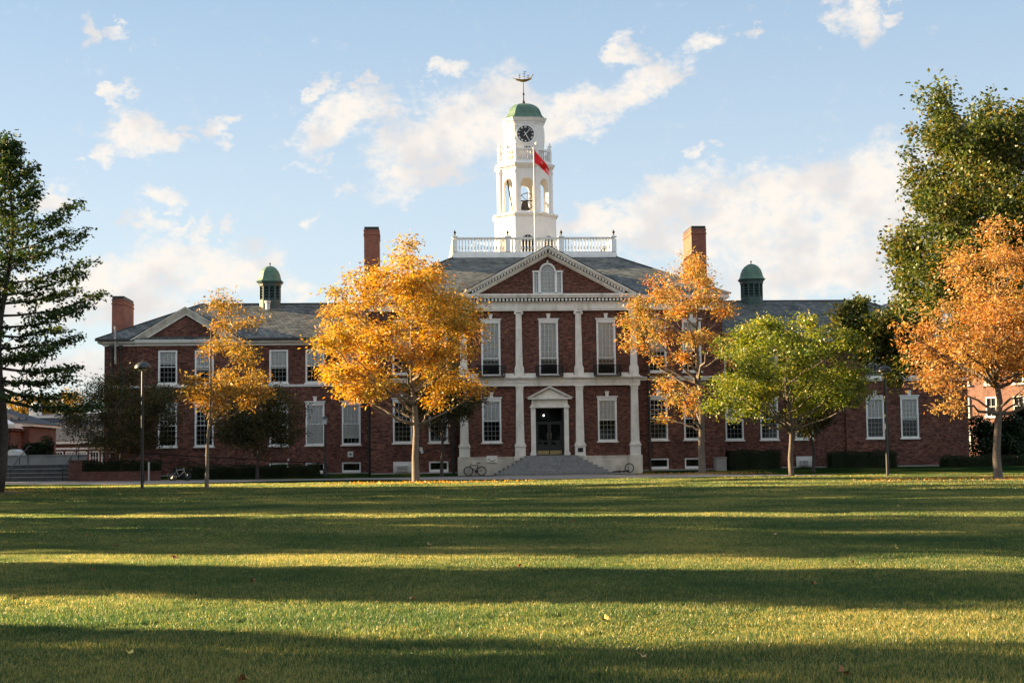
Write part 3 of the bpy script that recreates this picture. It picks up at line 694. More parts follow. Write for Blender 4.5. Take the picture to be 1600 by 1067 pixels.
# roof balustrade
bal = empty('balustrade', (0, 0, 0)); bal.parent = hall
b = MB(); b.box(-7.2, 7.2, 11.8, 12.2, 18.6, 18.86); b.box(-7.1, 7.1, 11.86, 12.14, 18.862, 19.12); 
for s in (-1, 1): x0, x1 = sorted((s*6.8, s*7.2)); b.box(x0, x1, 12.21, 32, 18.6, 19.1)
b.box(-7.0, 7.0, 11.9, 12.1, 20.2, 20.28); b.box(-7.05, 7.05, 11.85, 12.15, 20.282, 20.38)
for s in (-1, 1): x0, x1 = sorted((s*6.85, s*7.1)); b.box(x0, x1, 12.25, 32, 20.2, 20.36)
b.build('rail', M['white'], bal)
for x in (-6.93, -2.33, 2.33, 6.93):
    b = MB(); b.box(x-.22, x+.22, 11.78, 12.22, 19.12, 20.19); b.box(x-.26, x+.26, 11.74, 12.26, 20.385, 20.46)
    b.rings([[(x-.2, 11.8, 20.46), (x+.2, 11.8, 20.46), (x+.2, 12.2, 20.46), (x-.2, 12.2, 20.46)], [(x-.04, 11.96, 20.58), (x+.04, 11.96, 20.58), (x+.04, 12.04, 20.58), (x-.04, 12.04, 20.58)]])
    b.build('post', M['white'], bal)
    b = MB(); b.lathe(x, 12, [(.03, 20.56), (.1, 20.6), (.04, 20.66), (.13, 20.78), (.12, 20.88), (.04, 20.93), (.05, 20.98), (.02, 21.05)], 10); b.build('urn', M['iron'], bal, smooth=True)
prof = [(.05, 19.12), (.05, 19.2), (.035, 19.24), (.075, 19.42), (.07, 19.55), (.035, 19.75), (.04, 19.95), (.055, 20.05), (.05, 20.2)]
b = MB(); b.lathe(0, 0, prof, 7); bp0 = None
for x0, x1, n in ((-6.68, -2.58, 15), (-2.08, 2.08, 15), (2.58, 6.68, 15)):
    for k in range(n):
        x = x0+(x1-x0)*(k+.5)/n
        if bp0 is None: bp0 = b.build('baluster', M['white'], bal, loc=(x, 12, 0))
        else:
            c = bp0.copy(); col.objects.link(c); c.parent = bal; c.location = (x, 12, 0)
b = MB()
for s in (-1, 1):
    for k in range(66): b.lathe(s*6.98, 12.4+k*.29, [(p[0], p[1]-.01) for p in prof[::2]], 5)
b.build('side_balusters', M['white'], bal, kind='stuff')

# ------------------------------------------------------------ clock tower
tow = empty('clock_tower', (0, 0, 0)); tow.parent = hall
TX, TY = 0.0, 22.0
TW = M['tower_white']
def arch_panel(mb, P, d, W, z0, z1, ow, zs, th, nseg=10, mi=0):
    """wall panel from P along unit d (outer face), inward normal = left of d rotated; opening of width ow with a round head"""
    d = Vector((d[0], d[1], 0)); nin = Vector((-d.y, d.x, 0)); P = Vector((P[0], P[1], 0))
    def pt(s, z, t): q = P+d*s+nin*t; return (q.x, q.y, z)
    a, c = (W-ow)/2, (W+ow)/2; rr = ow/2; cxs = W/2
    prof = [(a, z0), (a, zs)]+[(cxs-rr*math.cos(math.pi*k/nseg), zs+rr*math.sin(math.pi*k/nseg)) for k in range(1, nseg)]+[(c, zs), (c, z0)]
    for t, flip in ((0, 0), (th, 1)):
        def F(q): mb.face([pt(s, z, t) for s, z in (q if not flip else q[::-1])], mi)
        F([(0, z0), (a, z0), (a, z1), (0, z1)]); F([(c, z0), (W, z0), (W, z1), (c, z1)])
        for k in range(1, len(prof)-2):
            (sa, za), (sb, zb) = prof[k], prof[k+1]
            F([(sa, za), (sb, zb), (sb, z1), (sa, z1)])
    for k in range(len(prof)-1):
        (sa, za), (sb, zb) = prof[k], prof[k+1]
        mb.face([pt(sa, za, 0), pt(sa, za, th), pt(sb, zb, th), pt(sb, zb, 0)], mi)
def oct_sides(h, chamf=None):
    rg = oct_ring(TX, TY, h, 0, chamf)
    for k in range(8):
        p, q = Vector(rg[k]), Vector(rg[(k+1) % 8]); yield p, (q-p).normalized(), (q-p).length, k
b = MB()
b.octa(TX, TY, [(2.78, 18.6), (2.78, 23.45)])
for z in np.arange(19.0, 23.3, .22): b.octa(TX, TY, [(2.80, z), (2.785, z+.2)])           # clapboards
b.build('tower_base', TW, tow)
b = MB(); b.octa(TX, TY, [(2.82, 23.42), (2.9, 23.55)]); b.octa(TX, TY, [(2.98, 23.552), (3.02, 23.72)]); b.octa(TX, TY, [(2.7, 23.722), (2.6, 23.86)])
b.build('cornice', TW, tow)
for p, d, L, k in oct_sides(2.83):                           # arched windows of the base
    mid = p+d*L/2; nin = Vector((-d.y, d.x, 0)); b = MB()
    for j in range(12):
        a0, a1 = math.pi*j/12, math.pi*(j+1)/12
        q = [mid+d*(rr*math.cos(a))+Vector((0, 0, 21.1+rr*math.sin(a))) for rr, a in ((.58, a0), (.74, a0), (.74, a1), (.58, a1))]
        b.face([v-nin*.04 for v in q])
    for x0, x1 in ((-.74, -.58), (.58, .74)): b.face([mid+d*x0+Vector((0, 0, 19.3))-nin*.04, mid+d*x1+Vector((0, 0, 19.3))-nin*.04, mid+d*x1+Vector((0, 0, 21.1))-nin*.04, mid+d*x0+Vector((0, 0, 21.1))-nin*.04])
    pts = [mid+d*(.58*math.cos(math.pi*j/12))+Vector((0, 0, 21.1+.58*math.sin(math.pi*j/12))) for j in range(13)]+[mid-d*.58+Vector((0, 0, 19.3)), mid+d*.58+Vector((0, 0, 19.3))]
    b.face([v-nin*.02 for v in pts], 1)
    for t in (-.29, 0, .29): b.bar(mid+d*t-nin*.03+Vector((0, 0, 19.3)), mid+d*t-nin*.03+Vector((0, 0, 21.1+math.sqrt(.58**2-t*t))), .02)
    b.build('arched_window', [TW, M['doorpaint']], tow)
# belfry
b = MB()
for p, d, L, k in oct_sides(2.40): arch_panel(b, p, d, L, 23.862, 28.0, 1.12, 26.52, .32)
rg = oct_ring(TX, TY, 2.40, 0); 
for q in rg:                                                 # corner pilasters
    v = Vector((q[0]-TX, q[1]-TY, 0)); v.normalize(); c0 = Vector((TX, TY, 0))+v*2.57
    b.tube([(c0.x, c0.y, 23.862), (c0.x, c0.y, 28.0)], [.17, .17], 8); b.tube([(c0.x, c0.y, 23.864), (c0.x, c0.y, 24.1)], [.24, .2], 8); b.tube([(c0.x, c0.y, 27.55), (c0.x, c0.y, 27.75)], [.2, .24], 8)
b.octa(TX, TY, [(2.3, 23.80), (2.3, 23.87)]); b.octa(TX, TY, [(2.3, 27.95), (2.3, 28.0)])
b.build('belfry', TW, tow)
b = MB(); b.octa(TX, TY, [(2.5, 28.0), (2.55, 28.16)]); b.octa(TX, TY, [(2.66, 28.162), (2.78, 28.40)]); b.octa(TX, TY, [(2.72, 28.402), (2.45, 28.62)])
b.build('cornice', TW, tow)
# bell, wheel and rope
b = MB(); b.lathe(0, 0, [(.52, 0), (.5, .06), (.36, .3), (.3, .62), (.22, .8), (.08, .88)], 18); bell = b.build('bell', M['bark_dk'], tow, loc=(-.1, 21.0, 24.25), smooth=True)
b = MB()
for k in range(24):
    a0, a1 = 2*math.pi*k/24, 2*math.pi*(k+1)/24
    b.bar((.75*math.cos(a0), .1, .75*math.sin(a0)), (.75*math.cos(a1), .1, .75*math.sin(a1)), .035)
for k in range(4): a0 = math.pi*k/4; b.bar((-.75*math.cos(a0), .1, -.75*math.sin(a0)), (.75*math.cos(a0), .1, .75*math.sin(a0)), .025)
b.bar((-1.1, 0, 0), (1.1, 0, 0), .06); b.bar((-1.0, 0, 0), (-.8, 0, -1.3), .05); b.bar((1.0, 0, 0), (.8, 0, -1.3), .05); b.bar((-1.2, 0, 0), (-1.0, 0, -1.3), .05)
b.build('bell_wheel', M['iron'], tow, loc=(.15, 21.3, 25.15))
b = MB(); b.bar((-1.75, 20.9, 27.3), (-1.2, 21.2, 24.0), .06); b.build('ladder_bar', M['iron'], tow)
# upper railing with urns
b = MB(); b.octa(TX, TY, [(2.42, 28.62), (2.42, 28.76)])
for z0, z1, h in ((29.66, 29.82, 2.40),):
    for p, d, L, k in oct_sides(h):
        nin = Vector((-d.y, d.x, 0)); q = p+d*L
        b.face([(p+Vector((0, 0, z1)))[:], (q+Vector((0, 0, z1)))[:], (q+nin*.2+Vector((0, 0, z1)))[:], (p+nin*.2+Vector((0, 0, z1)))[:]])
        for t in (0, .2): b.face([(p+nin*t+Vector((0, 0, z0)))[:], (q+nin*t+Vector((0, 0, z0)))[:], (q+nin*t+Vector((0, 0, z1)))[:], (p+nin*t+Vector((0, 0, z1)))[:]])
b.build('rail', TW, tow)
b = MB()
for p, d, L, k in oct_sides(2.30):
    for j in range(1, 7): q = p+d*(L*j/7); b.lathe(q.x, q.y, [(.06, 28.76), (.045, 28.95), (.08, 29.15), (.045, 29.45), (.06, 29.66)], 6)
b.build('balusters', TW, tow)
urn = None
for q in oct_ring(TX, TY, 2.32, 0):
    b = MB(); b.tube([(q[0], q[1], 28.76), (q[0], q[1], 29.86)], .15, 8); b.build('post', TW, tow)
    if urn is None:
        b = MB(); b.lathe(0, 0, [(.05, 29.86), (.12, 29.9), (.04, 29.98), (.06, 30.02), (.17, 30.2), (.16, 30.3), (.05, 30.38), (.07, 30.44), (.02, 30.56)], 12); urn = b.build('urn', M['white'], tow, loc=(q[0], q[1], 0), smooth=True)
    else: c = urn.copy(); col.objects.link(c); c.parent = tow; c.location = (q[0], q[1], 0)
# clock stage
CH = .40
b = MB(); b.octa(TX, TY, [(1.76, 28.62), (1.76, 32.5)], CH); b.octa(TX, TY, [(1.80, 28.62), (1.80, 29.1)], CH)
b.octa(TX, TY, [(1.80, 32.3), (1.82, 32.5)], CH); b.octa(TX, TY, [(1.90, 32.502), (1.98, 32.72)], CH); b.octa(TX, TY, [(2.0, 32.722), (2.02, 32.82)], CH)
for sx in (-1, 1):
    for k in range(4): b.box(sx*1.0-.07, sx*1.0+.07, TY-1.84, TY-1.76, 29.95+k*.16, 30.08+k*.16)
    pts = [(sx*(.12+.85*t), TY-1.80, 32.28-.28*math.sin(math.pi*t)) for t in [i/8 for i in range(9)]]; b.tube(pts, .045, 5)
b.tube([(0, TY-1.8, 32.15), (0, TY-1.8, 32.42)], .1, 8)
b.build('clock_stage', TW, tow)
for kf in range(4):
    ang = kf*math.pi/2; ca, sa = math.cos(ang), math.sin(ang)
    def P(x, y, z):   # local face coordinates (y outwards from centre) to world
        return (TX+x*ca+y*sa, TY+x*sa-y*ca, z)
    b = MB(); n = 40; y0 = 1.78; CZ = 31.24
    rad = .80
    b.face([P(rad*math.cos(2*math.pi*k/n), y0+.03, CZ+rad*math.sin(2*math.pi*k/n)) for k in range(n)])
    cf = b.build('clock_face', M['clockblack'], tow)
    b = MB()
    ring = []
    for rr, yy in ((.79, y0+.02), (.80, y0+.07), (.90, y0+.07), (.92, y0-.02)):
        ring.append([P(rr*math.cos(2*math.pi*k/n), yy, CZ+rr*math.sin(2*math.pi*k/n)) for k in range(n)])
    b.rings(ring, cap=False); b.build('clock_rim', M['white'], tow)
    b = MB()
    roman = ['XII', 'I', 'II', 'III', 'IIII', 'V', 'VI', 'VII', 'VIII', 'IX', 'X', 'XI']
    for i, s in enumerate(roman):
        th = -2*math.pi*i/12; wds = {'I': .05, 'V': .1, 'X': .1}; tot = sum(wds[c_] for c_ in s); x = -tot/2
        def L2(px, pz):   # local numeral coords -> face
            rr = .58+pz; X = -math.sin(th)*rr+px*math.cos(th); Z = math.cos(th)*rr+px*math.sin(th); return P(X, y0+.045, CZ+Z)
        for c_ in s:
            w = wds[c_]
            if c_ == 'I': segs = [((x+w/2, 0), (x+w/2, .17))]
            elif c_ == 'V': segs = [((x, .17), (x+w/2, 0)), ((x+w/2, 0), (x+w, .17))]
            else: segs = [((x, .17), (x+w, 0)), ((x, 0), (x+w, .17))]
            for (pa, pb) in segs: b.bar(L2(*pa), L2(*pb), .017)
            x += w
    b.build('clock_numeral_ring', M['white'], tow)
    for nm, ang_, Lh, w in (('clock_hand', 42, .72, .026), ('clock_hand', 152, .62, .034)):
        b = MB(); t = R(ang_)
        b.bar(P(-math.sin(t)*.24, y0+.075, CZ-math.cos(t)*.24), P(math.sin(t)*Lh, y0+.075, CZ+math.cos(t)*Lh), w); b.build(nm, M['white'], tow)
b = MB()                                                     # the date under the dial
SEG = {'1': [((.5, 0), (.5, 1))], '9': [((0, 0), (1, 0)), ((1, 0), (1, 1)), ((1, 1), (0, 1)), ((0, 1), (0, .5)), ((0, .5), (1, .5))], '4': [((0, 1), (0, .45)), ((0, .45), (1, .45)), ((.75, 0), (.75, 1))]}
for i, c_ in enumerate('1914'):
    for pa, pb in SEG[c_]: b.bar((-.14+i*.15+pa[0]*.09, TY-1.815, 29.93+pa[1]*.18), (-.14+i*.15+pb[0]*.09, TY-1.815, 29.93+pb[1]*.18), .02)
b.build('date_inscription', M['iron'], tow)
# dome, finial and ship vane
b = MB(); prof = [(2.05, 32.822), (1.86, 32.9), (1.70, 33.05), (1.58, 33.28), (1.50, 33.55), (1.36, 33.85), (1.12, 34.12), (.80, 34.32), (.42, 34.44), (.1, 34.5)]
b.octa(TX, TY, prof, CH); b.build('dome', M['copper'], tow)
b = MB(); b.lathe(TX, TY, [(.16, 34.45), (.12, 34.7), (.06, 34.8), (.05, 35.3), (.1, 35.38), (.1, 35.46), (.04, 35.55), (.03, 36.5)], 10); b.build('spire', M['iron'], tow)
b = MB()   # hull
hull = []
for t in [i/10 for i in range(11)]:
    x = -.72+1.5*t; z = 36.62+.16*(2*t-1)**2+.10*t; hw = .16*math.sin(math.pi*min(1, max(.06, t*.94+.03)))**.6
    hull.append([(x, TY-hw, z+.14), (x, TY-hw*.7, z), (x, TY, z-.12+.1*abs(2*t-1)), (x, TY+hw*.7, z), (x, TY+hw, z+.14)])
b.rings(hull); b.bar((-.72, TY, 36.86), (-1.0, TY, 36.98), .03); b.bar((.7, TY, 36.95), (.86, TY, 37.28), .05); b.bar((.86, TY, 37.28), (1.0, TY, 37.25), .03)
vane = b.build('ship_vane', M['gold'], tow)
b = MB()
for x, h in ((-.35, .55), (.08, .75), (.45, .5)):
    b.bar((x, TY, 36.8), (x, TY, 36.85+h), .022); b.bar((x-.13, TY, 36.8+h*.75), (x+.13, TY, 36.8+h*.75), .018); b.bar((x-.16, TY, 36.8+h*.42), (x+.16, TY, 36.8+h*.42), .018)
b.face([(.08, TY, 37.6), (.34, TY, 37.56), (.08, TY, 37.5)]); b.build('ship_mast', M['bark_dk'], tow)

# flagpole and flag
b = MB(); b.tube([(-.28, 8, 17.3), (-.31, 8, 27.35)], [.055, .03], 8); b.lathe(-.31, 8, [(.02, 27.33), (.07, 27.38), (.07, 27.44), (.01, 27.5)], 8)
b.build('flagpole', M['white'], hall, label='thin white flagpole behind the pediment')
nx, nz = 26, 12; V = []; Fq = []
for i in range(nx+1):
    t = i/nx
    for j in range(nz+1):
        s = j/nz
        # upper edge falls diagonally from the hoist top, cloth gathers towards the fly
        top = Vector((-.24+1.25*t, 8, 27.25-1.55*t**1.05)); low = Vector((-.24+.34*t+.86*t**2.2, 8, 26.1-.05*t-.98*t**2.6))
        q = top.lerp(low, s); q.y += .16*math.sin(7*t+2.2*s)*t**.6 + .07*math.sin(15*t-3*s)*t; V.append(q[:])
for i in range(nx):
    for j in range(nz): a = i*(nz+1)+j; Fq.append((a, a+1, a+nz+2, a+nz+1))
fl = mesh_np('flag', np.array(V), np.array(Fq), [M['red'], M['pink']], label='red flag hanging limp from the flagpole beside the clock', category='flag')
mi = np.zeros(len(Fq), dtype=np.int32)
for i in range(nx):
    for j in range(nz):
        if (i > 21 and 3 < j < 9) or (13 <= i <= 16 and 3 <= j <= 6 and (i+j) % 2): mi[i*nz+j] = 1
fl.data.polygons.foreach_set('material_index', mi); fl.data.update()
fl.data.polygons.foreach_set('use_smooth', np.ones(len(Fq), dtype=bool))

# ------------------------------------------------------------ cupolas, chimneys, vents
def cupola(x, y, lab):
    c = MB(); c.octa(x, y, [(.86, 14.2), (.86, 14.95), (.80, 15.0)], .42); c.octa(x, y, [(.90, 16.1), (.93, 16.36)], .42); c.octa(x, y, [(1.0, 16.362), (1.06, 16.5)], .42)
    for q in oct_ring(x, y, .80, 0, .42): c.tube([(q[0], q[1], 14.95), (q[0], q[1], 16.1)], .075, 6)
    c.box(x-.07, x+.07, y-.86, y-.7, 14.95, 16.1); c.box(x-.86, x-.7, y-.07, y+.07, 14.95, 16.1); c.box(x+.7, x+.86, y-.07, y+.07, 14.95, 16.1)
    o = c.build('cupola', M['copper_lt'], hall, label=lab)
    c = MB(); c.octa(x, y, [(.60, 14.9), (.60, 16.12)], .42); c.build('core', M['dark'], o)
    c = MB()
    for k in range(5):
        z = 15.05+k*.23; c.rings([oct_ring(x, y, .84, z, .42), oct_ring(x, y, .70, z+.13, .42), oct_ring(x, y, .68, z+.11, .42), oct_ring(x, y, .82, z-.02, .42)], cap=False)
    c.build('louver', M['copper_lt'], o)
    c = MB(); c.octa(x, y, [(1.12, 16.502), (.98, 16.62), (.90, 16.8), (.84, 17.1), (.72, 17.42), (.52, 17.68), (.28, 17.84), (.06, 17.9)], .42); c.build('dome', M['copper'], o)
    c = MB(); c.lathe(x, y, [(.05, 17.88), (.03, 18.0), (.07, 18.06), (.07, 18.12), (.01, 18.2)], 8); c.build('finial', M['iron'], o)
cupola(-22.75, 11.4, 'green-domed louvered cupola on the ridge of the wing with the white vent beside it'); cupola(18.9, 11.4, 'green-domed louvered cupola beside the tall chimney above the yellow-green tree')
b = MB(); b.lathe(-22.75-.1, 10.35, [(.2, 14.0), (.2, 14.6), (.26, 14.62), (.26, 14.8)], 14); b.build('roof_vent', M['acwhite'], hall)
def chimney(x0, x1, y0, y1, z0, z1, chamf=0):
    c = MB()
    if chamf:
        def rg(e, z): return [(x0-e, y0-e, z), (x1-chamf, y0-e, z), (x1+e, y0+chamf, z), (x1+e, y1+e, z), (x0-e, y1+e, z)]
        c.rings([rg(0, z0), rg(0, z1-.45)]); c.rings([rg(.06, z1-.448), rg(.06, z1-.25)])
    else:
        c.box(x0, x1, y0, y1, z0, z1-.7); c.box(x0-.05, x1+.05, y0-.05, y1+.05, z1-.698, z1-.6); c.box(x0, x1, y0, y1, z1-.598, z1-.35)
        c.box(x0-.04, x1+.04, y0-.04, y1+.04, z1-.348, z1-.26)
    o = c.build('chimney', M['brick_in'], hall)
    c = MB()
    if chamf: c.rings([rg(-.02, z1-.248), rg(-.02, z1)])
    else: c.box(x0+.02, x1-.02, y0+.02, y1-.02, z1-.258, z1)
    c.build('chimney_cap', M['concrete'] if chamf else M['pipe'], o)
chimney(-14.7, -13.42, 10, 14, 8, 21.05); chimney(13.42, 14.7, 10, 14, 8, 21.05); chimney(-35.5, -34.5, 8.6, 13.0, 9, 15.1)
b = MB()
for x, y, z1, rr in ((-7.55, .45, 12.8, .09), (7.95, .5, 12.8, .1), (-14.2, 4.5, 10.8, .11), (14.2, 4.5, 10.8, .08), (-34.7, 4.5, 10.7, .10), (-34.0, 4.5, 10.7, .07)):
    p = MB(); p.tube([(x, y, .15), (x, y, z1)], rr, 8); p.box(x-rr*2, x+rr*2, y-.1, y+.12, z1-.3, z1)
    for zz in (2.2, 5.0, 8.0): p.box(x-rr*1.4, x+rr*1.4, y-rr*1.2, y+.16, zz, zz+.1)
    p.build('downpipe', M['pipe'], hall)
b = MB(); b.tube([(-34.35, 4.3, 9.2), (-34.35, 4.1, 11.0), (-34.35, 4.0, 12.2)], .09, 8); b.build('vent_pipe', M['steel'], hall)

# ------------------------------------------------------------ entrance
b = MB()
for s in (-1, 1):
    x0, x1 = sorted((s*1.12, s*1.48)); b.box(x0, x1, -.22, .03, 1.72, 5.32); x0, x1 = sorted((s*1.10, s*1.56)); b.box(x0, x1, -.27, .03, 1.50, 1.718)
    x0, x1 = sorted((s*1.12, s*1.2)); b.box(x0, x1, -.16, .6, 1.5, 5.3)
b.box(-1.5, 1.5, -.24, .03, 5.322, 5.42); b.box(-1.42, 1.42, -.2, .03, 5.422, 5.86); b.box(-1.56, 1.56, -.3, .03, 5.2, 5.32)
b.box(-1.72, 1.72, -.46, .03, 5.862, 5.97)
b.prism([(-1.45, 5.972), (1.45, 5.972), (0, 6.66)], -.2, .03)
def rake2(b, o0, o1, y0, y1, half, apex, base):
    s_ = (apex-base)/half; k = math.sqrt(1+s_*s_)
    for s in (-1, 1):
        q = [(s*(half-o0*k/s_), base), (0, apex-o0*k), (0, apex-o1*k), (s*(half-o1*k/s_), base)]
        if s > 0: q = q[::-1]
        b.prism(q, y0, y1)
rake2(b, 0, .08, -.5, .03, 1.85, 6.89, 5.972); rake2(b, .082, .16, -.4, .03, 1.85, 6.89, 5.972)
b.build('door_surround', M['stone'], hall)
b = MB()
b.box(-1.12, -1.0, .35, .45, 1.5, 5.28); b.box(1.0, 1.12, .35, .45, 1.5, 5.28); b.box(-1.0, 1.0, .35, .45, 5.1, 5.28); b.box(-1.0, 1.0, .36, .44, 4.05, 4.13)
b.build('door_frame', M['doorpaint'], hall)
for s in (-1, 1):
    x0, x1 = sorted((s*.012, s*.99)); b = MB()
    b.box(x0, x0+.12, .42, .48, 1.54, 4.04); b.box(x1-.12, x1, .42, .48, 1.54, 4.04); b.box(x0+.12, x1-.12, .42, .48, 1.54, 2.3); b.box(x0+.12, x1-.12, .42, .48, 3.92, 4.04); b.box(x0+.12, x1-.12, .42, .48, 2.55, 2.65)
    d = b.build('door', M['doorpaint'], hall)
    b = MB(); b.face([(x0+.12, .45, 2.3), (x1-.12, .45, 2.3), (x1-.12, .45, 3.92), (x0+.12, .45, 3.92)]); b.build('pane', M['glass'], d)
    b = MB(); b.box(x0+.03, x1-.03, .405, .418, 1.56, 1.86); b.build('kick_plate', M['brass'], d)
    b = MB(); hx = s*.13; b.tube([(hx, .36, 2.75), (hx, .36, 3.25)], .022, 6); b.bar((hx, .36, 2.8), (hx, .43, 2.8), .014); b.bar((hx, .36, 3.2), (hx, .43, 3.2), .014); b.build('handle', M['brass'], d)
b = MB(); b.face([(-1.0, .4, 4.13), (1.0, .4, 4.13), (1.0, .4, 5.1), (-1.0, .4, 5.1)]); b.build('transom_pane', M['glass'], hall)
# lit lamp inside the entrance
ml, nt, bb = mat('lamp_glow'); bb.inputs['Emission Color'].default_value = (1, .93, .8, 1); bb.inputs['Emission Strength'].default_value = 5; ml.cycles.emission_sampling = 'NONE'
b = MB(); b.lathe(-.38, 1.0, [(.01, 4.58), (.035, 4.60), (.045, 4.63), (.035, 4.66), (.01, 4.68)], 10); b.build('entrance_lamp', ml, hall)
# steps: eight risers, narrower towards the landing
b = MB(); n = 8
for k in range(n):
    z0, z1 = 1.48-(k+1)*.185, 1.48-k*.185; hw = 2.05+.34*k; yf = -1.35-.34*k
    b.box(-hw-.02, hw+.02, yf-.03, -.43, z1-.05, z1) ; b.box(-hw, hw, yf, -.43, max(0, z0+.001), z1-.051)
b.build('steps', M['step'], hall)
b = MB(); b.box(-1.6, 1.6, -.43, .36, .6, 1.49); b.build('threshold', M['step'], hall)
# balconies
for x in (-4.55, 0, 4.55):
    b = MB(); x0, x1, y0 = x-1.06, x+1.06, -.85
    b.box(x0, x1, y0, -.37, 7.625, 7.68); b.box(x0, x1, y0, y0+.05, 8.42, 8.48)
    for s in (x0, x1-.05): b.box(s, s+.05, y0+.051, -.02, 8.42, 8.48)
    k = x0+.02
    while k < x1-.02: b.box(k, k+.022, y0+.012, y0+.034, 7.68, 8.42); k += .088
    for s in (x0+.01, x1-.04):
        k = y0+.06
        while k < -.05: b.box(s, s+.022, k, k+.022, 7.68, 8.42); k += .07
    for xx in (x0, x0+.15, x1-.05, x1-.2): b.box(xx, xx+.05, y0-.005, y0+.05, 7.66, 8.6)
    o = b.build('balcony', M['iron'], hall)
# wall fittings
b = MB(); b.box(2.35-.2, 2.35+.2, -.365, -.342, 1.72, 2.05); b.build('plaque', M['iron'], hall)
b = MB(); b.box(1.6, 1.78, -.03, .0, 3.15, 3.35); b.build('plaque', M['pipe'], hall)
def small(name, lab, cat, fn, m, **k):
    b = MB(); fn(b); return b.build(name, m, label=lab, category=cat, **k)
o = small('notice_board', 'small weathered white board leaning on the stone base left of the steps', 'sign', lambda b: b.prism([(-5.0, 1.0), (-4.16, 1.0), (-4.16, 1.52), (-5.0, 1.52)], -.30, -.205), M['stone'])
b = MB(); b.box(-4.75, -4.45, -.305, -.301, 1.07, 1.12); b.box(-4.9, -4.7, -.305, -.301, 1.2, 1.24); b.box(-4.5, -4.3, -.305, -.301, 1.13, 1.17); b.build('board_print', M['pipe'], o)
b = MB(); b.box(-15.95, -15.5, 4.56, 4.66, 1.55, 2.0); b.build('wall_vent', M['acwhite'], hall)
b = MB(); b.box(-15.8, -15.65, 4.545, 4.559, 1.7, 1.85); b.build('wall_vent_grille', M['pipe'], hall)
b = MB(); b.lathe(-10.0, .45, [(.04, 1.75), (.12, 1.78), (.1, 1.95), (.04, 2.05)], 10); b.box(-10.2, -9.95, .5, .67, 1.95, 2.25); b.build('floodlight', M['acwhite'], hall)
def ac(x, y, z, lab, w):
    r0 = empty('air_conditioner', (x, y, z), label=lab, category='air conditioner', group='window air conditioners in the basement openings')
    b = MB(); b.box(-w/2, w/2, -.32, .02, 0, .46); b.build('housing', M['acwhite'], r0)
    b = MB()
    for k in range(4): b.box(-w/2+.06, w/2-.06, -.335, -.322, .06+k*.1, .10+k*.1)
    b.build('grille', M['pipe'], r0)
ac(-11.55, .62, .38, 'window air conditioner with slatted front behind the golden tree trunk', .95)
ac(21.35, 4.55, .36, 'boxy window air conditioner low in the wall right of the yellow-green tree trunk', .62)
b = MB(); b.box(20.7, 22.2, 4.55, 4.64, .32, 1.14); b.build('infill_panel', M['acwhite'], hall)
b = MB(); b.box(-12.25, -10.75, .58, .66, .32, 1.14); b.build('infill_panel', M['acwhite'], hall)
small('utility_box', 'pale concrete utility box at the corner of the wing, left of a clipped hedge', 'box', lambda b: (b.box(13.0, 13.8, -.7, .4, .05, 1.12), b.box(12.95, 13.85, -.75, .45, 1.122, 1.18)), M['concrete'])

# ------------------------------------------------------------ lamps
def dome_lamp(x, y, h, lab):
    r0 = empty('street_lamp', (x, y, 0), label=lab, category='lamp post', group='dome-topped lamp posts on the lawn')
    b = MB(); b.tube([(0, 0, 0), (0, 0, .1)], .16, 12); b.tube([(0, 0, .1), (0, 0, h-.35)], [.085, .07], 12); b.box(.07, .13, -.06, .06, .4, .8); b.build('pole', M['polepaint'], r0, smooth=False)
    b = MB(); b.lathe(0, 0, [(.42, h-.30), (.43, h-.26), (.40, h-.14), (.32, h-.04), (.2, h+.03), (.06, h+.06), (.06, h+.1), (.02, h+.12)], 24); b.build('lamp_shade', M['polepaint'], r0, smooth=True)
    b = MB(); b.lathe(0, 0, [(.1, h-.42), (.14, h-.40), (.3, h-.31), (.1, h-.30)], 16); b.build('diffuser', M['lampglass'], r0)
dome_lamp(-24.91, -37.77, 6.62, 'tall black dome-topped lamp post by the bicycle at the left of the lawn')
dome_lamp(16.99, -30.93, 6.45, 'tall black dome-topped lamp post in front of the right wing')
r0 = empty('lantern_post', (-17.5, 0, .1), label='slim dark post with a square glass lantern beside the left wing', category='lamp post')
b = MB(); b.tube([(0, 0, 0), (0, 0, .5), (0, 0, .55), (0, 0, 3.95)], [.16, .14, .09, .07], 10); b.tube([(0, 0, 3.9), (0, 0, 4.0)], [.07, .14], 8); b.build('pole', M['polepaint'], r0)
b = MB(); b.rings([[(-.12, -.12, 4.0), (.12, -.12, 4.0), (.12, .12, 4.0), (-.12, .12, 4.0)], [(-.18, -.18, 4.45), (.18, -.18, 4.45), (.18, .18, 4.45), (-.18, .18, 4.45)]]); b.build('lantern', M['lampglass'], r0)
b = MB(); b.rings([[(-.24, -.24, 4.45), (.24, -.24, 4.45), (.24, .24, 4.45), (-.24, .24, 4.45)], [(-.05, -.05, 4.66), (.05, -.05, 4.66), (.05, .05, 4.66), (-.05, .05, 4.66)]]); b.tube([(0, 0, 4.66), (0, 0, 4.78)], .03, 6); b.build('lamp_cap', M['polepaint'], r0)

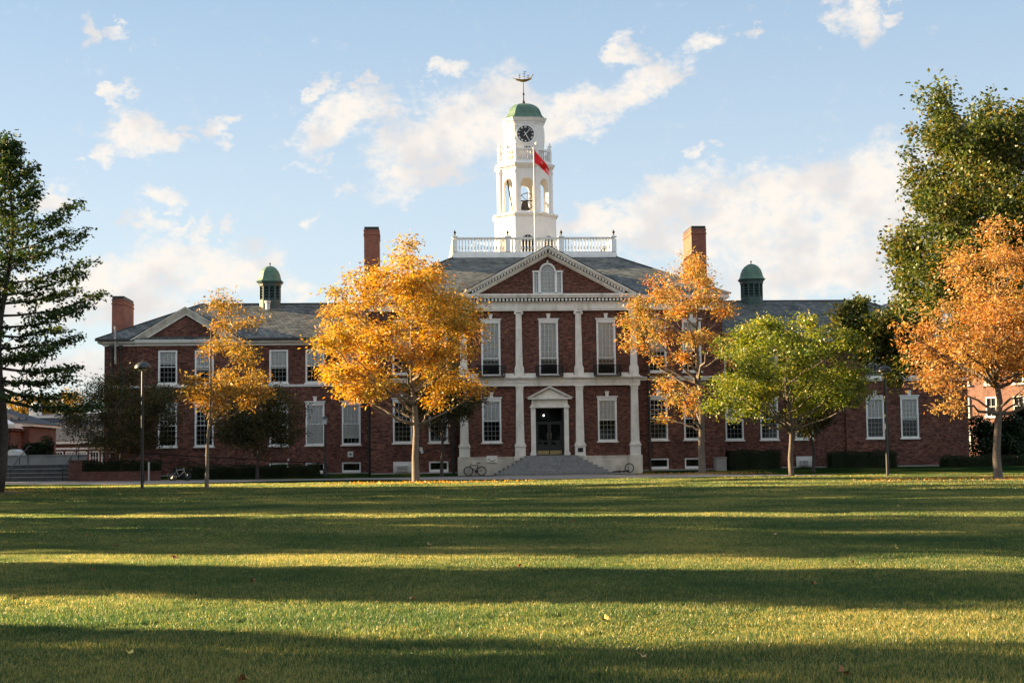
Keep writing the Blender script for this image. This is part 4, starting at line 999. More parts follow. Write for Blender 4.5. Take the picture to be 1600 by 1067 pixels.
# ------------------------------------------------------------ bicycles
def bicycle(loc, rot, lab, flip=1, frame='iron', bars=True):
    r0 = empty('bicycle', loc, label=lab, category='bicycle'); r0.rotation_euler = rot
    s = flip
    def wheel(x):
        b = MB(); n = 24
        pts = [(x+.335*math.cos(2*math.pi*k/n), 0, .345+.335*math.sin(2*math.pi*k/n)) for k in range(n+1)]
        b.tube(pts, .036, 6, cap=False); w = b.build('wheel', M['rubber'], r0)
        b = MB(); b.tube([(x, -.04, .345), (x, .04, .345)], .03, 8)
        for k in range(12):
            a = 2*math.pi*k/12; b.bar((x, 0, .345), (x+.31*math.cos(a), 0, .345+.31*math.sin(a)), .004)
        b.build('spokes', M['steel'], w)
    wheel(-.52*s); wheel(.52*s)
    b = MB(); bb_ = (.08*s, 0, .30); seat = (.22*s, 0, .78); head = (-.33*s, 0, .80); hd2 = (-.36*s, 0, .66); rear = (.52*s, 0, .345); fr = (-.52*s, 0, .345)
    for p, q, w in ((bb_, seat, .030), (seat, head, .030), (hd2, bb_, .036), (head, hd2, .032)): b.tube([p, q], w, 6)
    for dy in (-.05, .05):
        b.tube([(bb_[0], dy*.5, bb_[2]), (rear[0], dy, rear[2])], .012, 5); b.tube([(seat[0], dy*.3, seat[2]-.06), (rear[0], dy, rear[2])], .012, 5); b.tube([(hd2[0], dy, hd2[2]), (fr[0], dy, fr[2])], .015, 5)
    b.tube([seat, (.25*s, 0, .92)], .016, 6); b.tube([head, (-.31*s, 0, .98)], .018, 6)
    b.build('frame', M[frame], r0)
    b = MB(); b.rings([[(.10*s, -.02, .93), (.10*s, .02, .93), (.10*s, .02, .96), (.10*s, -.02, .96)], [(.30*s, -.07, .94), (.30*s, .07, .94), (.30*s, .07, .99), (.30*s, -.07, .99)], [(.38*s, -.06, .95), (.38*s, .06, .95), (.38*s, .06, 1.0), (.38*s, -.06, 1.0)]]); b.build('saddle', M['rubber'], r0)
    b = MB(); b.tube([(-.27*s, -.30, 1.0), (-.33*s, -.08, .99), (-.33*s, .08, .99), (-.27*s, .30, 1.0)], .017, 6); b.build('handlebar', M['iron'], r0)
    b = MB(); b.rings([[(bb_[0]+.10*math.cos(2*math.pi*k/12), y, bb_[2]+.10*math.sin(2*math.pi*k/12)) for k in range(12)] for y in (.03, .04)]); b.bar((bb_[0], .05, bb_[2]), (bb_[0]+.05, .06, bb_[2]-.17), .012); b.bar((bb_[0], -.05, bb_[2]), (bb_[0]-.05, -.06, bb_[2]+.17), .012)
    b.box(bb_[0]+.0, bb_[0]+.1, .06, .14, bb_[2]-.19, bb_[2]-.165); b.build('crank', M['iron'], r0)
    return r0
bicycle((-5.92, -.75, .0), (R(-7), 0, R(2)), 'black bicycle leaning on the stone base left of the steps', 1)
bk = bicycle((5.5, -1.15, .10), (R(82), R(0), R(0)), 'dark bicycle lying on its side right of the steps', 1)
wl = [c for c in children_of(bk) if c.name.startswith('wheel')][-1]
wl.location = (0, .30, .345-.04); wl.rotation_euler = (R(-80), 0, 0)
for v in wl.data.vertices: v.co.z -= .345
for c in children_of(wl):
    for v in c.data.vertices: v.co.z -= .345
bicycle((-27.4, -8.0, .02), (R(8), 0, R(-8)), 'dark bicycle with silver frame parked in front of the left hedge', -1, 'steel')
small('bike_rack_post', 'short pale upright post beside the bicycle in front of the left hedge', 'post', lambda b: (b.tube([(-29.6, -8, .0), (-29.6, -8, 1.3)], .07, 8), b.tube([(-29.6, -8, 1.3), (-29.6, -8, 1.36)], .09, 8)), M['steel'])

# ------------------------------------------------------------ leaf and tree builders
def leaf_quads(C, L, W, rng, droop=.3, out=None):
    n = len(C)
    d = rng.normal(size=(n, 3)); d[:, 2] = d[:, 2]*.6-droop
    if out is not None: d += out*.7
    d /= np.linalg.norm(d, axis=1)[:, None]
    t = rng.normal(size=(n, 3)); s = np.cross(d, t); s /= np.linalg.norm(s, axis=1)[:, None]+1e-9
    l = (L*(.65+.7*rng.random(n)))[:, None]; w = (W*(.65+.7*rng.random(n)))[:, None]
    nrm = np.cross(d, s)
    m = C+d*l*.5+nrm*l*.08
    V = np.stack([C, m+s*w*.5, C+d*l, m-s*w*.5], axis=1).reshape(-1, 3)
    F = np.arange(4*n).reshape(-1, 4)
    return V, F
def tree(name, base, lab, unit, blobs, R_, tips, per, leaf, cl, lm, bark, tr, top, fork, seed, nl=14, group=None, droop=.3, lean=0, cat='tree', kids=True, wob=.12, tw=.5, flat=.6, depth=1.0):
    """unit: metres per crown unit; blobs: (dx, dz, rx, rz) of the crown's lobes, in crown units from the foot of the trunk"""
    rng = np.random.default_rng(seed)
    r0 = empty(name, base, label=lab, category=cat)
    if group: r0['group'] = group
    B = np.array([b_[:4] for b_ in blobs], float)*unit; wts = np.array([b_[4] if len(b_) > 4 else 1.0 for b_ in blobs])*B[:, 2]*B[:, 3]
    wts /= wts.sum(); Rm = R_*unit
    nb_ = max(8, int(tips/3.2)); idx = rng.choice(len(B), size=nb_, p=wts)       # boughs first, then the twigs of each bough
    a = rng.random(nb_)*2*np.pi; q = rng.random(nb_)**.42
    X = B[idx, 0]+B[idx, 2]*.86*q*np.cos(a); Z = B[idx, 1]+B[idx, 3]*.86*q*np.sin(a)
    zc = (B[:, 1].min()+B[:, 1].max())/2; hh = (B[:, 1]+B[:, 3]).max()-zc
    cxm = (B[:, 0]*wts).sum()
    dep = np.sqrt(np.clip(1.15-((X-cxm)/Rm)**2*.8-((Z-zc)/hh)**2*.6, .05, 1))*Rm*depth
    Y = (rng.random(nb_)*2-1); Y = np.sign(Y)*np.abs(Y)**.7*dep
    T = np.repeat(np.stack([X, Y, Z], 1), -(-tips//nb_), 0)[:tips]; bsz = np.repeat(.6+.8*rng.random(nb_), -(-tips//nb_))[:tips]
    T = T+rng.normal(size=T.shape)*np.array([1, 1, flat])*(bsz*(.055*Rm+.14))[:, None]
    mb = MB()
    H = top*unit; fk = fork*unit
    tp = [Vector((lean*(k/8)+wob*math.sin(k*1.3+seed)*(.2 if k < 2 else 1)*(k > 0), wob*.8*math.cos(k*1.7+seed)*(k > 0), H*k/8)) for k in range(9)]
    tr_r = [tr*(1.35 if k == 0 else (1-.1*k if k < 4 else max(.12, 1-.115*k))) for k in range(9)]
    ex = [tp[0], tp[0].lerp(tp[1], .12)]+tp[1:]; exr = [tr*1.5, tr*1.08]+[tr*max(.10, 1-.9*(k/8)**1.1) for k in range(1, 9)]
    mb.tube(ex, exr, 10)
    nodes = []   # (point, radius)
    for k in range(1, len(ex)):
        for t in (0, .25, .5, .75):
            p = ex[k-1].lerp(ex[k], t)
            if p.z > fk: nodes.append((p, exr[k-1]*(1-t)+exr[k]*t))
    if not nodes: nodes.append((ex[-1], exr[-1]))
    # main limbs aimed at well-spread tips
    order = [int(rng.integers(tips))]
    dmin = np.linalg.norm(T-T[order[0]], axis=1)
    while len(order) < min(nl, tips):
        j = int(np.argmax(dmin*(.6+.4*rng.random(tips)))); order.append(j); dmin = np.minimum(dmin, np.linalg.norm(T-T[j], axis=1))
    trunk_nodes = list(nodes)
    for j in order:
        t = Vector(T[j]); hd = math.hypot(t.x, t.y); zs = t.z-hd*(.55+.25*rng.random())
        zs = min(max(zs, fk+.1), H*.93)
        p0, pr = min(trunk_nodes, key=lambda n_: abs(n_[0].z-zs))
        t = p0.lerp(t, .92); c1 = p0+(t-p0)*.5; c1.z += -.06*(t-p0).length; c1 += Vector(rng.normal(size=3))*.08*(t-p0).length*.6
        pts = []; rr = []; n = 7; r_0 = min(pr*.75, tr*.42*(.6+.1*(t-p0).length))
        for k in range(n+1):
            s = k/n; pnt = p0*(1-s)**2+c1*2*s*(1-s)+t*s*s
            if 0 < k < n: pnt += Vector(rng.normal(size=3))*.05*(t-p0).length/3
            pts.append(pnt); rr.append(max(.012, r_0*(1-.88*s)))
            if k > 1: nodes.append((pnt, rr[-1]))
        mb.tube(pts, rr, 6)
    NP = np.array([n_[0][:] for n_ in nodes]); NR = [n_[1] for n_ in nodes]
    starts = np.zeros((tips, 3))
    for j in range(tips):
        d = NP-T[j]; dd = np.linalg.norm(d, axis=1)+np.maximum(0, d[:, 2])*1.5
        k = int(np.argmin(dd)); p0 = Vector(NP[k]); t = Vector(T[j]); starts[j] = NP[k]
        mid = p0.lerp(t, .5)+Vector(rng.normal(size=3))*.12*(t-p0).length; mid.z += .05*(t-p0).length
        rr = min(NR[k]*.7, .035); mb.tube([p0, mid, t], [rr, rr*.6, .006], 4)
    mb.build('trunk', bark, r0, smooth=True)
    # leaves: sprays around each tip, thinning back along the twig
    n = tips*per; ti = np.repeat(np.arange(tips), per)
    back = rng.random(n)**1.6*tw; P = T[ti]*(1-back[:, None])+starts[ti]*back[:, None]
    sz = (.6+.8*rng.random(tips))[ti]
    off = rng.normal(size=(n, 3))*np.array([1, 1, flat])*cl*sz[:, None]
    P = P+off; P[:, 2] = np.maximum(P[:, 2], .3)
    V, F = leaf_quads(P, leaf[0], leaf[1], rng, droop, off/(np.linalg.norm(off, axis=1)[:, None]+1e-9))
    mesh_np('crown', V, F, lm, r0)
    return r0

AV = 'small autumn street trees along the path'
U = 1/29.6
tree('autumn_tree', (-21.48, -38.47, 0), 'slender young tree with sparse amber leaves between the left lamp post and the golden tree', U,
     [(25, 275, 28, 28), (22, 230, 40, 35), (-5, 160, 45, 22, .9), (45, 185, 45, 32), (70, 165, 42, 28), (20, 140, 55, 26), (30, 210, 30, 25, .7), (60, 255, 20, 16, .6), (-25, 150, 22, 22)],
     72, 170, 44, (.20, .075), .26, M['lf_amber'], M['bark_lt'], .105, 285, 95, 3, nl=18, group=AV, lean=.3, wob=.07)
U = 1/26.9
tree('autumn_tree', (-10.6, -30.37, 0), 'full golden-orange tree in front of the left side of the pediment block', U,
     [(-20, 275, 88, 78), (-85, 255, 62, 58), (42, 258, 66, 66), (2, 335, 52, 44), (-80, 195, 62, 48), (45, 195, 55, 52), (-15, 185, 75, 45), (-118, 222, 34, 26, .8), (-130, 283, 18, 12, .4), (20, 372, 30, 20, .7), (75, 280, 30, 26, .8), (-105, 168, 38, 22, 1.5), (-60, 150, 45, 20, 1.6), (-95, 140, 30, 16, 1.3), (55, 150, 50, 26, 1.2), (-62, 322, 22, 22, .6)],
     135, 500, 62, (.23, .09), .33, M['lf_gold'], M['bark_lt'], .215, 320, 85, 5, nl=26, group=AV, lean=-.25, wob=.10, depth=.85)
U = 1/21.6
tree('autumn_tree', (10.2, -9.3, 0), 'open rusty-orange tree with bare limbs in front of the right chimney', U,
     [(-15, 310, 50, 30), (-58, 270, 60, 33), (-80, 225, 42, 28), (8, 265, 45, 42), (-40, 195, 52, 42), (-20, 130, 48, 24), (32, 205, 34, 42), (-40, 90, 24, 14, 1.3), (-105, 245, 25, 18), (45, 300, 22, 14, .6), (55, 270, 22, 14, .5), (-60, 150, 40, 22)],
     90, 280, 42, (.28, .09), .30, M['lf_rust'], M['bark_lt'], .26, 320, 60, 11, nl=26, group=AV, lean=-.2, wob=.10, tw=.6)
U = 1/26.4
tree('autumn_tree', (11.86, -28.65, 0), 'yellow-green leafy tree in front of the right wing', U,
     [(-38, 190, 72, 52), (-88, 150, 48, 34), (35, 200, 60, 48), (62, 148, 46, 42), (-18, 232, 48, 26), (-62, 232, 20, 22, .7), (0, 122, 85, 30), (15, 245, 14, 18, .6), (-110, 130, 24, 16), (80, 190, 26, 22), (-70, 110, 45, 18)],
     112, 400, 74, (.20, .095), .28, M['lf_lime'], M['bark'], .165, 235, 70, 17, nl=24, group=AV, lean=-.15, wob=.12)
U = 1/31.8
tree('autumn_tree', (18.51, -43.89, 0), 'large peach-orange tree at the right edge of the lawn', U,
     [(5, 305, 88, 72), (-55, 255, 66, 58), (80, 265, 90, 90), (-75, 190, 54, 40), (5, 205, 88, 46), (-100, 145, 38, 24), (95, 170, 70, 45), (10, 370, 50, 24, .8), (-25, 160, 40, 22, .5), (-20, 385, 14, 14, .6), (60, 395, 18, 12, .6)],
     165, 430, 64, (.21, .075), .33, M['lf_orange'], M['bark'], .22, 335, 100, 23, nl=28, group=AV, lean=.1, wob=.14, depth=.65)
U = 1/27.9
tree('maple_tree', (25.9, -34.0, 0), 'huge dark green maple rising behind the orange tree at the right edge', U,
     [(-122, 545, 82, 66), (-148, 480, 88, 70), (-172, 400, 72, 58, 1.5), (-152, 330, 86, 64, 1.3), (-60, 560, 70, 60), (-40, 440, 130, 120), (30, 540, 80, 90), (70, 400, 150, 150), (-200, 345, 40, 40), (20, 250, 120, 80), (-120, 250, 60, 50), (10, 590, 35, 25), (-165, 600, 30, 25), (-205, 560, 30, 20)],
     235, 1150, 115, (.24, .16), .36, M['lf_maple'], M['bark_dk'], .42, 560, 150, 31, nl=40, wob=.25, lean=-.6, depth=.5, flat=.95)
U = 1/21.9
tree('maple_tree', (23.7, -10.0, 0), 'slim dark green tree at the eave behind the right lamp post', U,
     [(-45, 245, 34, 24), (0, 205, 50, 40), (15, 168, 38, 24), (45, 240, 36, 32), (32, 205, 38, 38), (-20, 225, 40, 30)],
     60, 210, 85, (.26, .17), .32, M['lf_maple'], M['bark_dk'], .10, 240, 120, 37, nl=16, flat=.9)
# pin oak at the left edge: tiered, drooping limbs
def pin_oak(base, lab):
    rng = np.random.default_rng(77); r0 = empty('pin_oak', base, label=lab, category='tree'); mb = MB(); H = 17.2
    tp = [Vector((.25*math.sin(k*.9)+.045*k, .1*math.cos(k), H*k/12)) for k in range(13)]
    mb.tube(tp, [.34]+[.27*(1-.93*k/12) for k in range(1, 13)], 10)
    C = []; 
    nb = 64
    for i in range(nb):
        t = (i+.5)/nb; z = 4.4+(H-4.7)*t; az = i*2.39996+rng.normal()*.25
        env = 4.9 if t < .45 else 4.5 if t < .5 else .3+4.2*((1-t)/.5)**1.25
        L = env*(.72+.36*rng.random()); rise = (-.30+.95*t)
        k = min(11, int(z/H*12)); p0 = tp[k].lerp(tp[k+1], z/H*12-k)
        d = Vector((math.cos(az), math.sin(az), 0)); pts = []; n = 6
        for s in range(n+1):
            q = s/n; pts.append(p0+d*L*q+Vector((0, 0, L*(rise*q+.22*q*q)))+Vector(rng.normal(size=3))*.05*L*q*.5)
        mb.tube(pts, [max(.012, .075*(1-t)+.02)*(1-.85*s/n) for s in range(n+1)], 5)
        ns = int(5+15*L/5)
        for s in range(ns):
            q = .22+.78*(s+rng.random())/ns; kk = min(n-1, int(q*n)); pp = pts[kk].lerp(pts[kk+1], q*n-kk)
            side = (1 if s % 2 else -1); sd = Vector((-d.y, d.x, 0))*side; ln = (.5+1.0*rng.random())*(1.15-q*.6)*min(1, L/3)
            e = pp+(sd*.8+d*.6)*ln+Vector((0, 0, (rng.random()-.35)*.4*ln)); mb.tube([pp, e], [.015, .005], 3)
            for g in range(3): C.append(pp.lerp(e, .35+.32*g))
        C.append(pts[-1])
    for g in range(20): C.append(tp[12]+Vector(rng.normal(size=3))*Vector((.15, .15, .4)) if False else tp[12]+Vector((rng.normal()*.15, rng.normal()*.15, rng.normal()*.3)))
    mb.build('trunk', M['bark_dk'], r0, smooth=True)
    C = np.array([c[:] for c in C]); per = 10; P = np.repeat(C, per, 0)+rng.normal(size=(len(C)*per, 3))*np.array([.16, .16, .09])
    V, F = leaf_quads(P, .20, .115, rng, .25); mesh_np('crown', V, F, M['lf_oak'], r0)
pin_oak((-30.75, -43.87, 0), 'tall dark pin oak with tiered branches at the left edge of the lawn')
# shaded smaller trees close to the building
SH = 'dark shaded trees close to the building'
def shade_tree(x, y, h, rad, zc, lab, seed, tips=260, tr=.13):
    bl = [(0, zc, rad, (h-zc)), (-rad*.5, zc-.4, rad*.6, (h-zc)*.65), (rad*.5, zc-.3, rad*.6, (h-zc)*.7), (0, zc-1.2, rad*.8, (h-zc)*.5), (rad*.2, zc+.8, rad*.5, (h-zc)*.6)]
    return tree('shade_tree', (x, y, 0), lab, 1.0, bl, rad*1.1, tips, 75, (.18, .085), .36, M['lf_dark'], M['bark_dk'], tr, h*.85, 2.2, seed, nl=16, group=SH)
shade_tree(-32.2, -4.5, 8.6, 4.3, 5.1, 'broad dark brown-green tree behind the left lamp post', 41, 380)
shade_tree(-22.0, -7.0, 7.6, 3.2, 4.6, 'dark tree directly behind the slender amber tree', 42, 260)
shade_tree(-8.6, -5.5, 9.6, 2.9, 6.6, 'dark tree half hidden behind the right side of the golden tree', 43, 240)
shade_tree(18.6, -8.5, 7.8, 2.6, 5.3, 'dark tree half hidden behind the right side of the yellow-green tree', 44, 200)
# ------------------------------------------------------------ trees and bushes in the background
def bush(name, x, y, rx, ry, h, lab, m, seed, n=9000, leaf=(.16, .1), cat='bush', group=None, z0=0.0):
    rng = np.random.default_rng(seed); r0 = empty(name, (x, y, z0), label=lab, category=cat)
    if group: r0['group'] = group
    k = 14; cs = np.stack([rng.uniform(-.75, .75, k)*rx, rng.uniform(-.6, .6, k)*ry, rng.uniform(.2, .75, k)*h], 1); rs = rng.uniform(.3, .5, k)*min(rx, h)
    idx = rng.integers(k, size=n); d = rng.normal(size=(n, 3)); d /= np.linalg.norm(d, axis=1)[:, None]; P = cs[idx]+d*(rs[idx]*rng.random(n)**.3)[:, None]
    P[:, 2] = np.clip(P[:, 2], .05, h); V, F = leaf_quads(P, leaf[0], leaf[1], rng, .1); mesh_np('foliage', V, F, m, r0)
    b = MB()
    for j in range(k): b.tube([(0, 0, -.05), tuple(cs[j]*.5), tuple(cs[j])], [.05, .03, .01], 4)
    b.build('stem', M['bark_dk'], r0)
    return r0
for i, (x, y, h, rad, lab) in enumerate(((-66, 78, 12.2, 6.5, 'golden tree far behind the low buildings, nearest the pin oak trunk'), (-57.5, 82, 11.6, 5.0, 'golden tree far behind the low buildings, next to the broad dark tree'))):
    tree('distant_tree', (x, y, 0), lab, 1.0, [(0, h*.62, rad, h*.36), (-rad*.5, h*.5, rad*.6, h*.3), (rad*.5, h*.5, rad*.6, h*.3)], rad, 260, 60, (.34, .22), .6, M['lf_far'], M['bark'], .25, h*.8, 3, 60+i, nl=12, group='golden trees far behind the low buildings')
EV = 'dark evergreens beyond the right end of the building'
for i, (x, y, rx, h, lab) in enumerate(((38.8, 7, 2.4, 5.2, 'dark evergreen at the corner of the right wing'), (42.6, 9, 2.6, 6.2, 'dark evergreen behind the peach-orange tree trunk'), (46.6, 11, 2.8, 5.8, 'dark evergreen at the right frame edge'))):
    bush('evergreen', x, y, rx, 2.0, h, lab, M['lf_ever'], 80+i, 12000, (.28, .13), 'evergreen', EV)
bush('shrub', -44.0, 6.5, 1.7, 1.2, 2.6, 'round dark shrub in front of the low brick building', M['lf_hedge'], 90, 7000, z0=1.2)
bush('shrub', -41.2, 7.5, 1.3, 1.0, 2.4, 'round dark shrub right of the white arched cover', M['lf_hedge'], 91, 6000, z0=1.2)
b = MB(); # small white arched cover
prof = [(-.62, 0)]+[(.62*-math.cos(math.pi*k/10), .45+.75*math.sin(math.pi*k/10)) for k in range(11)]+[(.62, 0)]
b.prism([(-42.4+x, 1.3+z) for x, z in prof[::-1]][::-1], 4.4, 6.6)
b.box(-42.6, -42.55, 4.36, 4.399, 1.6, 1.8); b.box(-42.25, -42.2, 4.36, 4.399, 1.6, 1.8)
b.build('arched_cover', M['acwhite'], label='small white arched cover standing on the terrace at the left', category='cover')

# ------------------------------------------------------------ hedges
def hedge(x0, x1, y0, y1, z0, z1, lab, seed, n=None, group='clipped hedges along the foot of the building'):
    rng = np.random.default_rng(seed); r0 = empty('hedge', ((x0+x1)/2, (y0+y1)/2, z0), label=lab, category='hedge', group=group)
    w, d, h = (x1-x0)/2, (y1-y0)/2, z1-z0
    b = MB(); nn = max(4, int(w*4)); 
    rg = []
    for i in range(nn+1):
        x = -w+.12+(2*w-.24)*i/nn; e = .05*math.sin(i*1.7+seed)
        rg.append([(x, -d+.1+e, 0), (x, -d+.1+e, h-.12+e), (x, d-.1, h-.12+e), (x, d-.1, 0)])
    b.rings([q[::-1] for q in rg]); b.build('core', M['lf_hedge'], r0)
    n = n or int((w*2*(h+d*2))*420)
    P = np.zeros((n, 3)); f_ = rng.random(n)
    P[:, 0] = rng.uniform(-w, w, n); top = f_ < .4; P[top, 2] = h+rng.normal(size=top.sum())*.04; P[top, 1] = rng.uniform(-d, d, top.sum())
    fr = ~top; P[fr, 1] = -d+rng.normal(size=fr.sum())*.04; P[fr, 2] = rng.uniform(0, h, fr.sum())
    e = rng.random(n) < .12; P[e, 0] = np.where(rng.random(e.sum()) < .5, -w, w); P[e, 1] = rng.uniform(-d, d, e.sum()); P[e, 2] = rng.uniform(0, h, e.sum())
    P[:, 2] += .05*np.sin(P[:, 0]*2.1+seed)+.03*np.sin(P[:, 0]*5.3); P[:, 2] = np.maximum(P[:, 2], .02)
    V, F = leaf_quads(P, .085, .05, rng, 0); mesh_np('foliage', V, F, M['lf_hedge'], r0)
hedge(-34.9, -29.5, -4.6, -3.2, .62, 1.42, 'low dark hedge on the brick planter left of the lamp post', 1)
hedge(-28.8, -17.9, -1.6, -.2, .05, .95, 'long low dark hedge below the left wing windows', 2)
hedge(14.4, 18.75, 1.6, 3.2, .1, 1.62, 'tall clipped dark hedge between the utility box and the yellow-green tree', 3)
hedge(22.8, 28.3, 1.8, 3.3, .1, 1.42, 'clipped dark hedge behind the right lamp post', 4)
hedge(31.9, 36.8, .6, 2.6, .02, .95, 'low dark hedge at the right corner of the building', 5)
hedge(37.0, 46, 1.4, 3.2, .02, .98, 'low dark hedge behind the trunk of the peach-orange tree', 6)
b = MB(); b.box(-35.2, -29.3, -5.0, -4.65, 0, .66); b.box(-35.25, -29.25, -5.05, -4.6, .662, .72); b.build('planter_wall', M['brick_bg'], label='low brick planter wall under the hedge at the left', category='wall')

# terrace steps at the left -----------------------------------------------------
ts = empty('terrace', (-41, 0, 0), label='stepped concrete terrace with a pale retaining wall at the left', category='terrace')
b = MB(); b.box(-9, 4.5, 4.0, 4.4, 0, 1.95); b.box(-9.05, 4.55, 3.94, 4.46, 1.952, 2.03); b.box(-9, 4.5, 4.401, 9, 0, 1.3); b.build('retaining_wall', M['concrete'], ts)
b = MB()
for k in range(4): b.box(-9, 4.6-.12*k, 1.0+.75*k-2.2, 3.99, .001+.31*k if k else 0, .31*(k+1))
b.build('steps', M['step_dk'], ts)
b = MB()
for k in range(4): b.box(-9, 4.6-.12*k, 1.0+.75*k-2.24, 1.0+.75*k-2.0, .31*(k+1)+.001, .31*(k+1)+.05)
b.build('nosing', M['concrete'], ts)
for x in (.0, 3.9):
    b = MB(); b.tube([(x, -1.6, .9), (x, 3.8, 2.7), (x, 4.6, 2.7)], .035, 6); b.tube([(x, -1.6, .0), (x, -1.6, .9)], .03, 6); b.tube([(x, 1.2, .9), (x, 1.2, 1.85)], .03, 6); b.tube([(x, 3.8, 1.2), (x, 3.8, 2.7)], .03, 6)
    b.build('handrail', M['iron'], ts)
b = MB(); b.box(-36.6, -35.6, -1.9, 3.0, 0, 1.5); b.box(-36.65, -35.55, -1.95, 3.05, 1.502, 1.58); b.build('brick_pier', M['brick_bg'], label='brick end pier between the terrace steps and the hedge', category='pier')
rr_ = empty('ramp_railing', (0, 0, 0), label='thin dark sloping handrail with small pale lamps along the left wing', category='railing')
b = MB(); b.tube([(-35.0, 3.4, 2.25), (-17.5, 3.4, 1.05)], .04, 6); b.tube([(-35.0, 3.4, 1.6), (-17.5, 3.4, .6)], .025, 6)
for k in range(9): x = -35+k*2.18; z = 2.25-(x+35)/17.5*1.2; b.tube([(x, 3.4, .1), (x, 3.4, z)], .03, 6)
b.build('rail', M['iron'], rr_)
for x in (-27.1, -20.6):
    z = 2.25-(x+35)/17.5*1.2+.12; b = MB(); b.lathe(x, 3.4, [(.02, z-.1), (.08, z-.06), (.09, z+.04), (.02, z+.1)], 10); b.build('lamp', M['acwhite'], rr_)

# ------------------------------------------------------------ buildings in the background
def hip_roof(b, x0, x1, y0, y1, z0, z1, inset, mi=0):
    ym = (y0+y1)/2; A = [(x0, y0, z0), (x1, y0, z0), (x1, y1, z0), (x0, y1, z0)]; r0_, r1_ = (x0+inset, ym, z1), (x1-inset, ym, z1)
    b.face([A[0], A[1], r1_, r0_], mi); b.face([A[1], A[2], r1_], mi); b.face([A[2], A[3], r0_, r1_], mi); b.face([A[3], A[0], r0_], mi); b.face(A[::-1], mi)
ba = empty('brick_annex', (-53, 30, 0), label='low brick building with a grey hip roof and white fascia at the far left', category='building')
b = MB(); b.box(-11, 6.9, -5, 5.5, 0, 4.75); b.build('wall', M['brick_bg'], ba)
b = MB(); b.box(-11.4, 7.3, -5.4, 5.9, 4.752, 5.0); b.build('fascia', M['white'], ba)
b = MB(); hip_roof(b, -14, 7.5, -5.6, 6.1, 5.002, 8.0, 8.5); b.build('roof', M['slate_bg'], ba)
b = MB(); b.box(-11, 6.2, -9, -5.002, 0, 4.3); b.box(-11.3, 6.5, -9.3, -5.002, 4.302, 4.5); b.build('entrance_wing', M['brick'], ba)
b = MB(); b.prism([(2.6, 4.52), (6.6, 4.52), (4.6, 5.7)], -8.8, -6); b.box(5.0, 6.6, -9, -7, 4.52, 4.9); b.build('entrance_gable', M['white'], ba)
b = MB()
for k in range(9): b.box(.9+k*.7, 1.02+k*.7, -4.9, -4.7, 5.3, 5.6)
b.build('snow_guards', M['pipe'], ba)
bb2 = empty('long_hall', (-46, 52, 0), label='long low hall with slate roof and a row of white-framed windows at the left', category='building')
b = MB(); b.box(-10, 12, -6.5, 6.5, 0, 3.55); b.build('wall', M['brick_bg'], bb2)
b = MB(); b.box(-10.3, 12.3, -6.9, 6.9, 3.3, 3.62); b.box(-10, 12, -6.6, -6.502, 2.7, 2.9); b.build('fascia', M['white'], bb2)
b = MB(); hip_roof(b, -10.5, 12.5, -7.0, 7.0, 3.64, 6.7, 4); b.build('roof', M['slate_bg'], bb2)
for k in range(9):
    x = -4.6+k*1.25
    b = MB(); b.box(x-.5, x-.42, -6.62, -6.5, 1.1, 2.5); b.box(x+.42, x+.5, -6.62, -6.5, 1.1, 2.5); b.box(x-.42, x+.42, -6.62, -6.5, 2.4, 2.5); b.box(x-.42, x+.42, -6.62, -6.5, 1.1, 1.2)
    for j in (1, 2): b.box(x-.42+.28*j-.02, x-.42+.28*j+.02, -6.6, -6.52, 1.2, 2.4)
    b.box(x-.42, x+.42, -6.6, -6.53, 1.78, 1.82); w = b.build('window', M['white'], bb2)
    b = MB(); b.box(x-.42, x+.42, -6.515, -6.505, 1.2, 2.4); b.build('pane', M['curtain'] if k in (3, 4) else M['doorpaint'], w)
b = MB(); b.box(-6.6, -5.4, -1, 0, 6.3, 7.5); b.lathe(-6, -.5, [(.7, 7.5), (.55, 7.8), (.2, 7.95)], 10); b.box(-7.2, -2.4, -1.4, .2, 6.2, 6.5); b.build('roof_unit', M['acwhite'], bb2)
# right background
br = empty('brick_dormitory', (58, 62, 0), label='sunlit brick dormitory with white-framed windows beyond the right end', category='building'); br.rotation_euler = (0, 0, R(-38))
b = MB(); b.box(-3.5, 26, 0, 14, 0, 17); b.build('wall', M['brick_lt'], br)
b = MB(); hip_roof(b, -4, 26.5, -.5, 14.5, 17, 21, 6); b.build('roof', M['slate_bg'], br)
for ix in range(7):
    for iz in range(4):
        x, z = -1.6+ix*3.3, 1.6+iz*3.9
        b = MB(); b.box(x-.65, x-.52, -.12, 0, z, z+2.3); b.box(x+.52, x+.65, -.12, 0, z, z+2.3); b.box(x-.52, x+.52, -.12, 0, z+2.12, z+2.3); b.box(x-.8, x+.8, -.2, 0, z-.25, z); b.box(x-.52, x+.52, -.1, -.03, z+1.08, z+1.16); b.box(x-.02, x+.02, -.09, -.04, z, z+2.12)
        w = b.build('window', M['white'], br); b = MB(); b.box(x-.52, x+.52, -.03, -.005, z, z+2.12); b.build('pane', M['doorpaint'], w)
bw = empty('white_house', (55.0, 66, 0), label='white clapboard building glimpsed between the school and the brick dormitory', category='building')
b = MB(); b.box(-6, 2.5, 0, 10, 0, 13)
for k in range(40): b.box(-6.03, 2.53, -.03, -.005, .3+k*.32, .56+k*.32)
b.build('wall', M['white'], bw); b = MB(); b.prism([(-6.5, 13), (3, 13), (-1.75, 17)], -.4, 10.4); b.build('roof', M['slate_bg'], bw)
b = MB(); b.box(-1.0, .2, -.12, -.05, 8, 10); b.box(-1.0, .2, -.12, -.05, 3.5, 5.5); b.build('window', M['doorpaint'], bw)

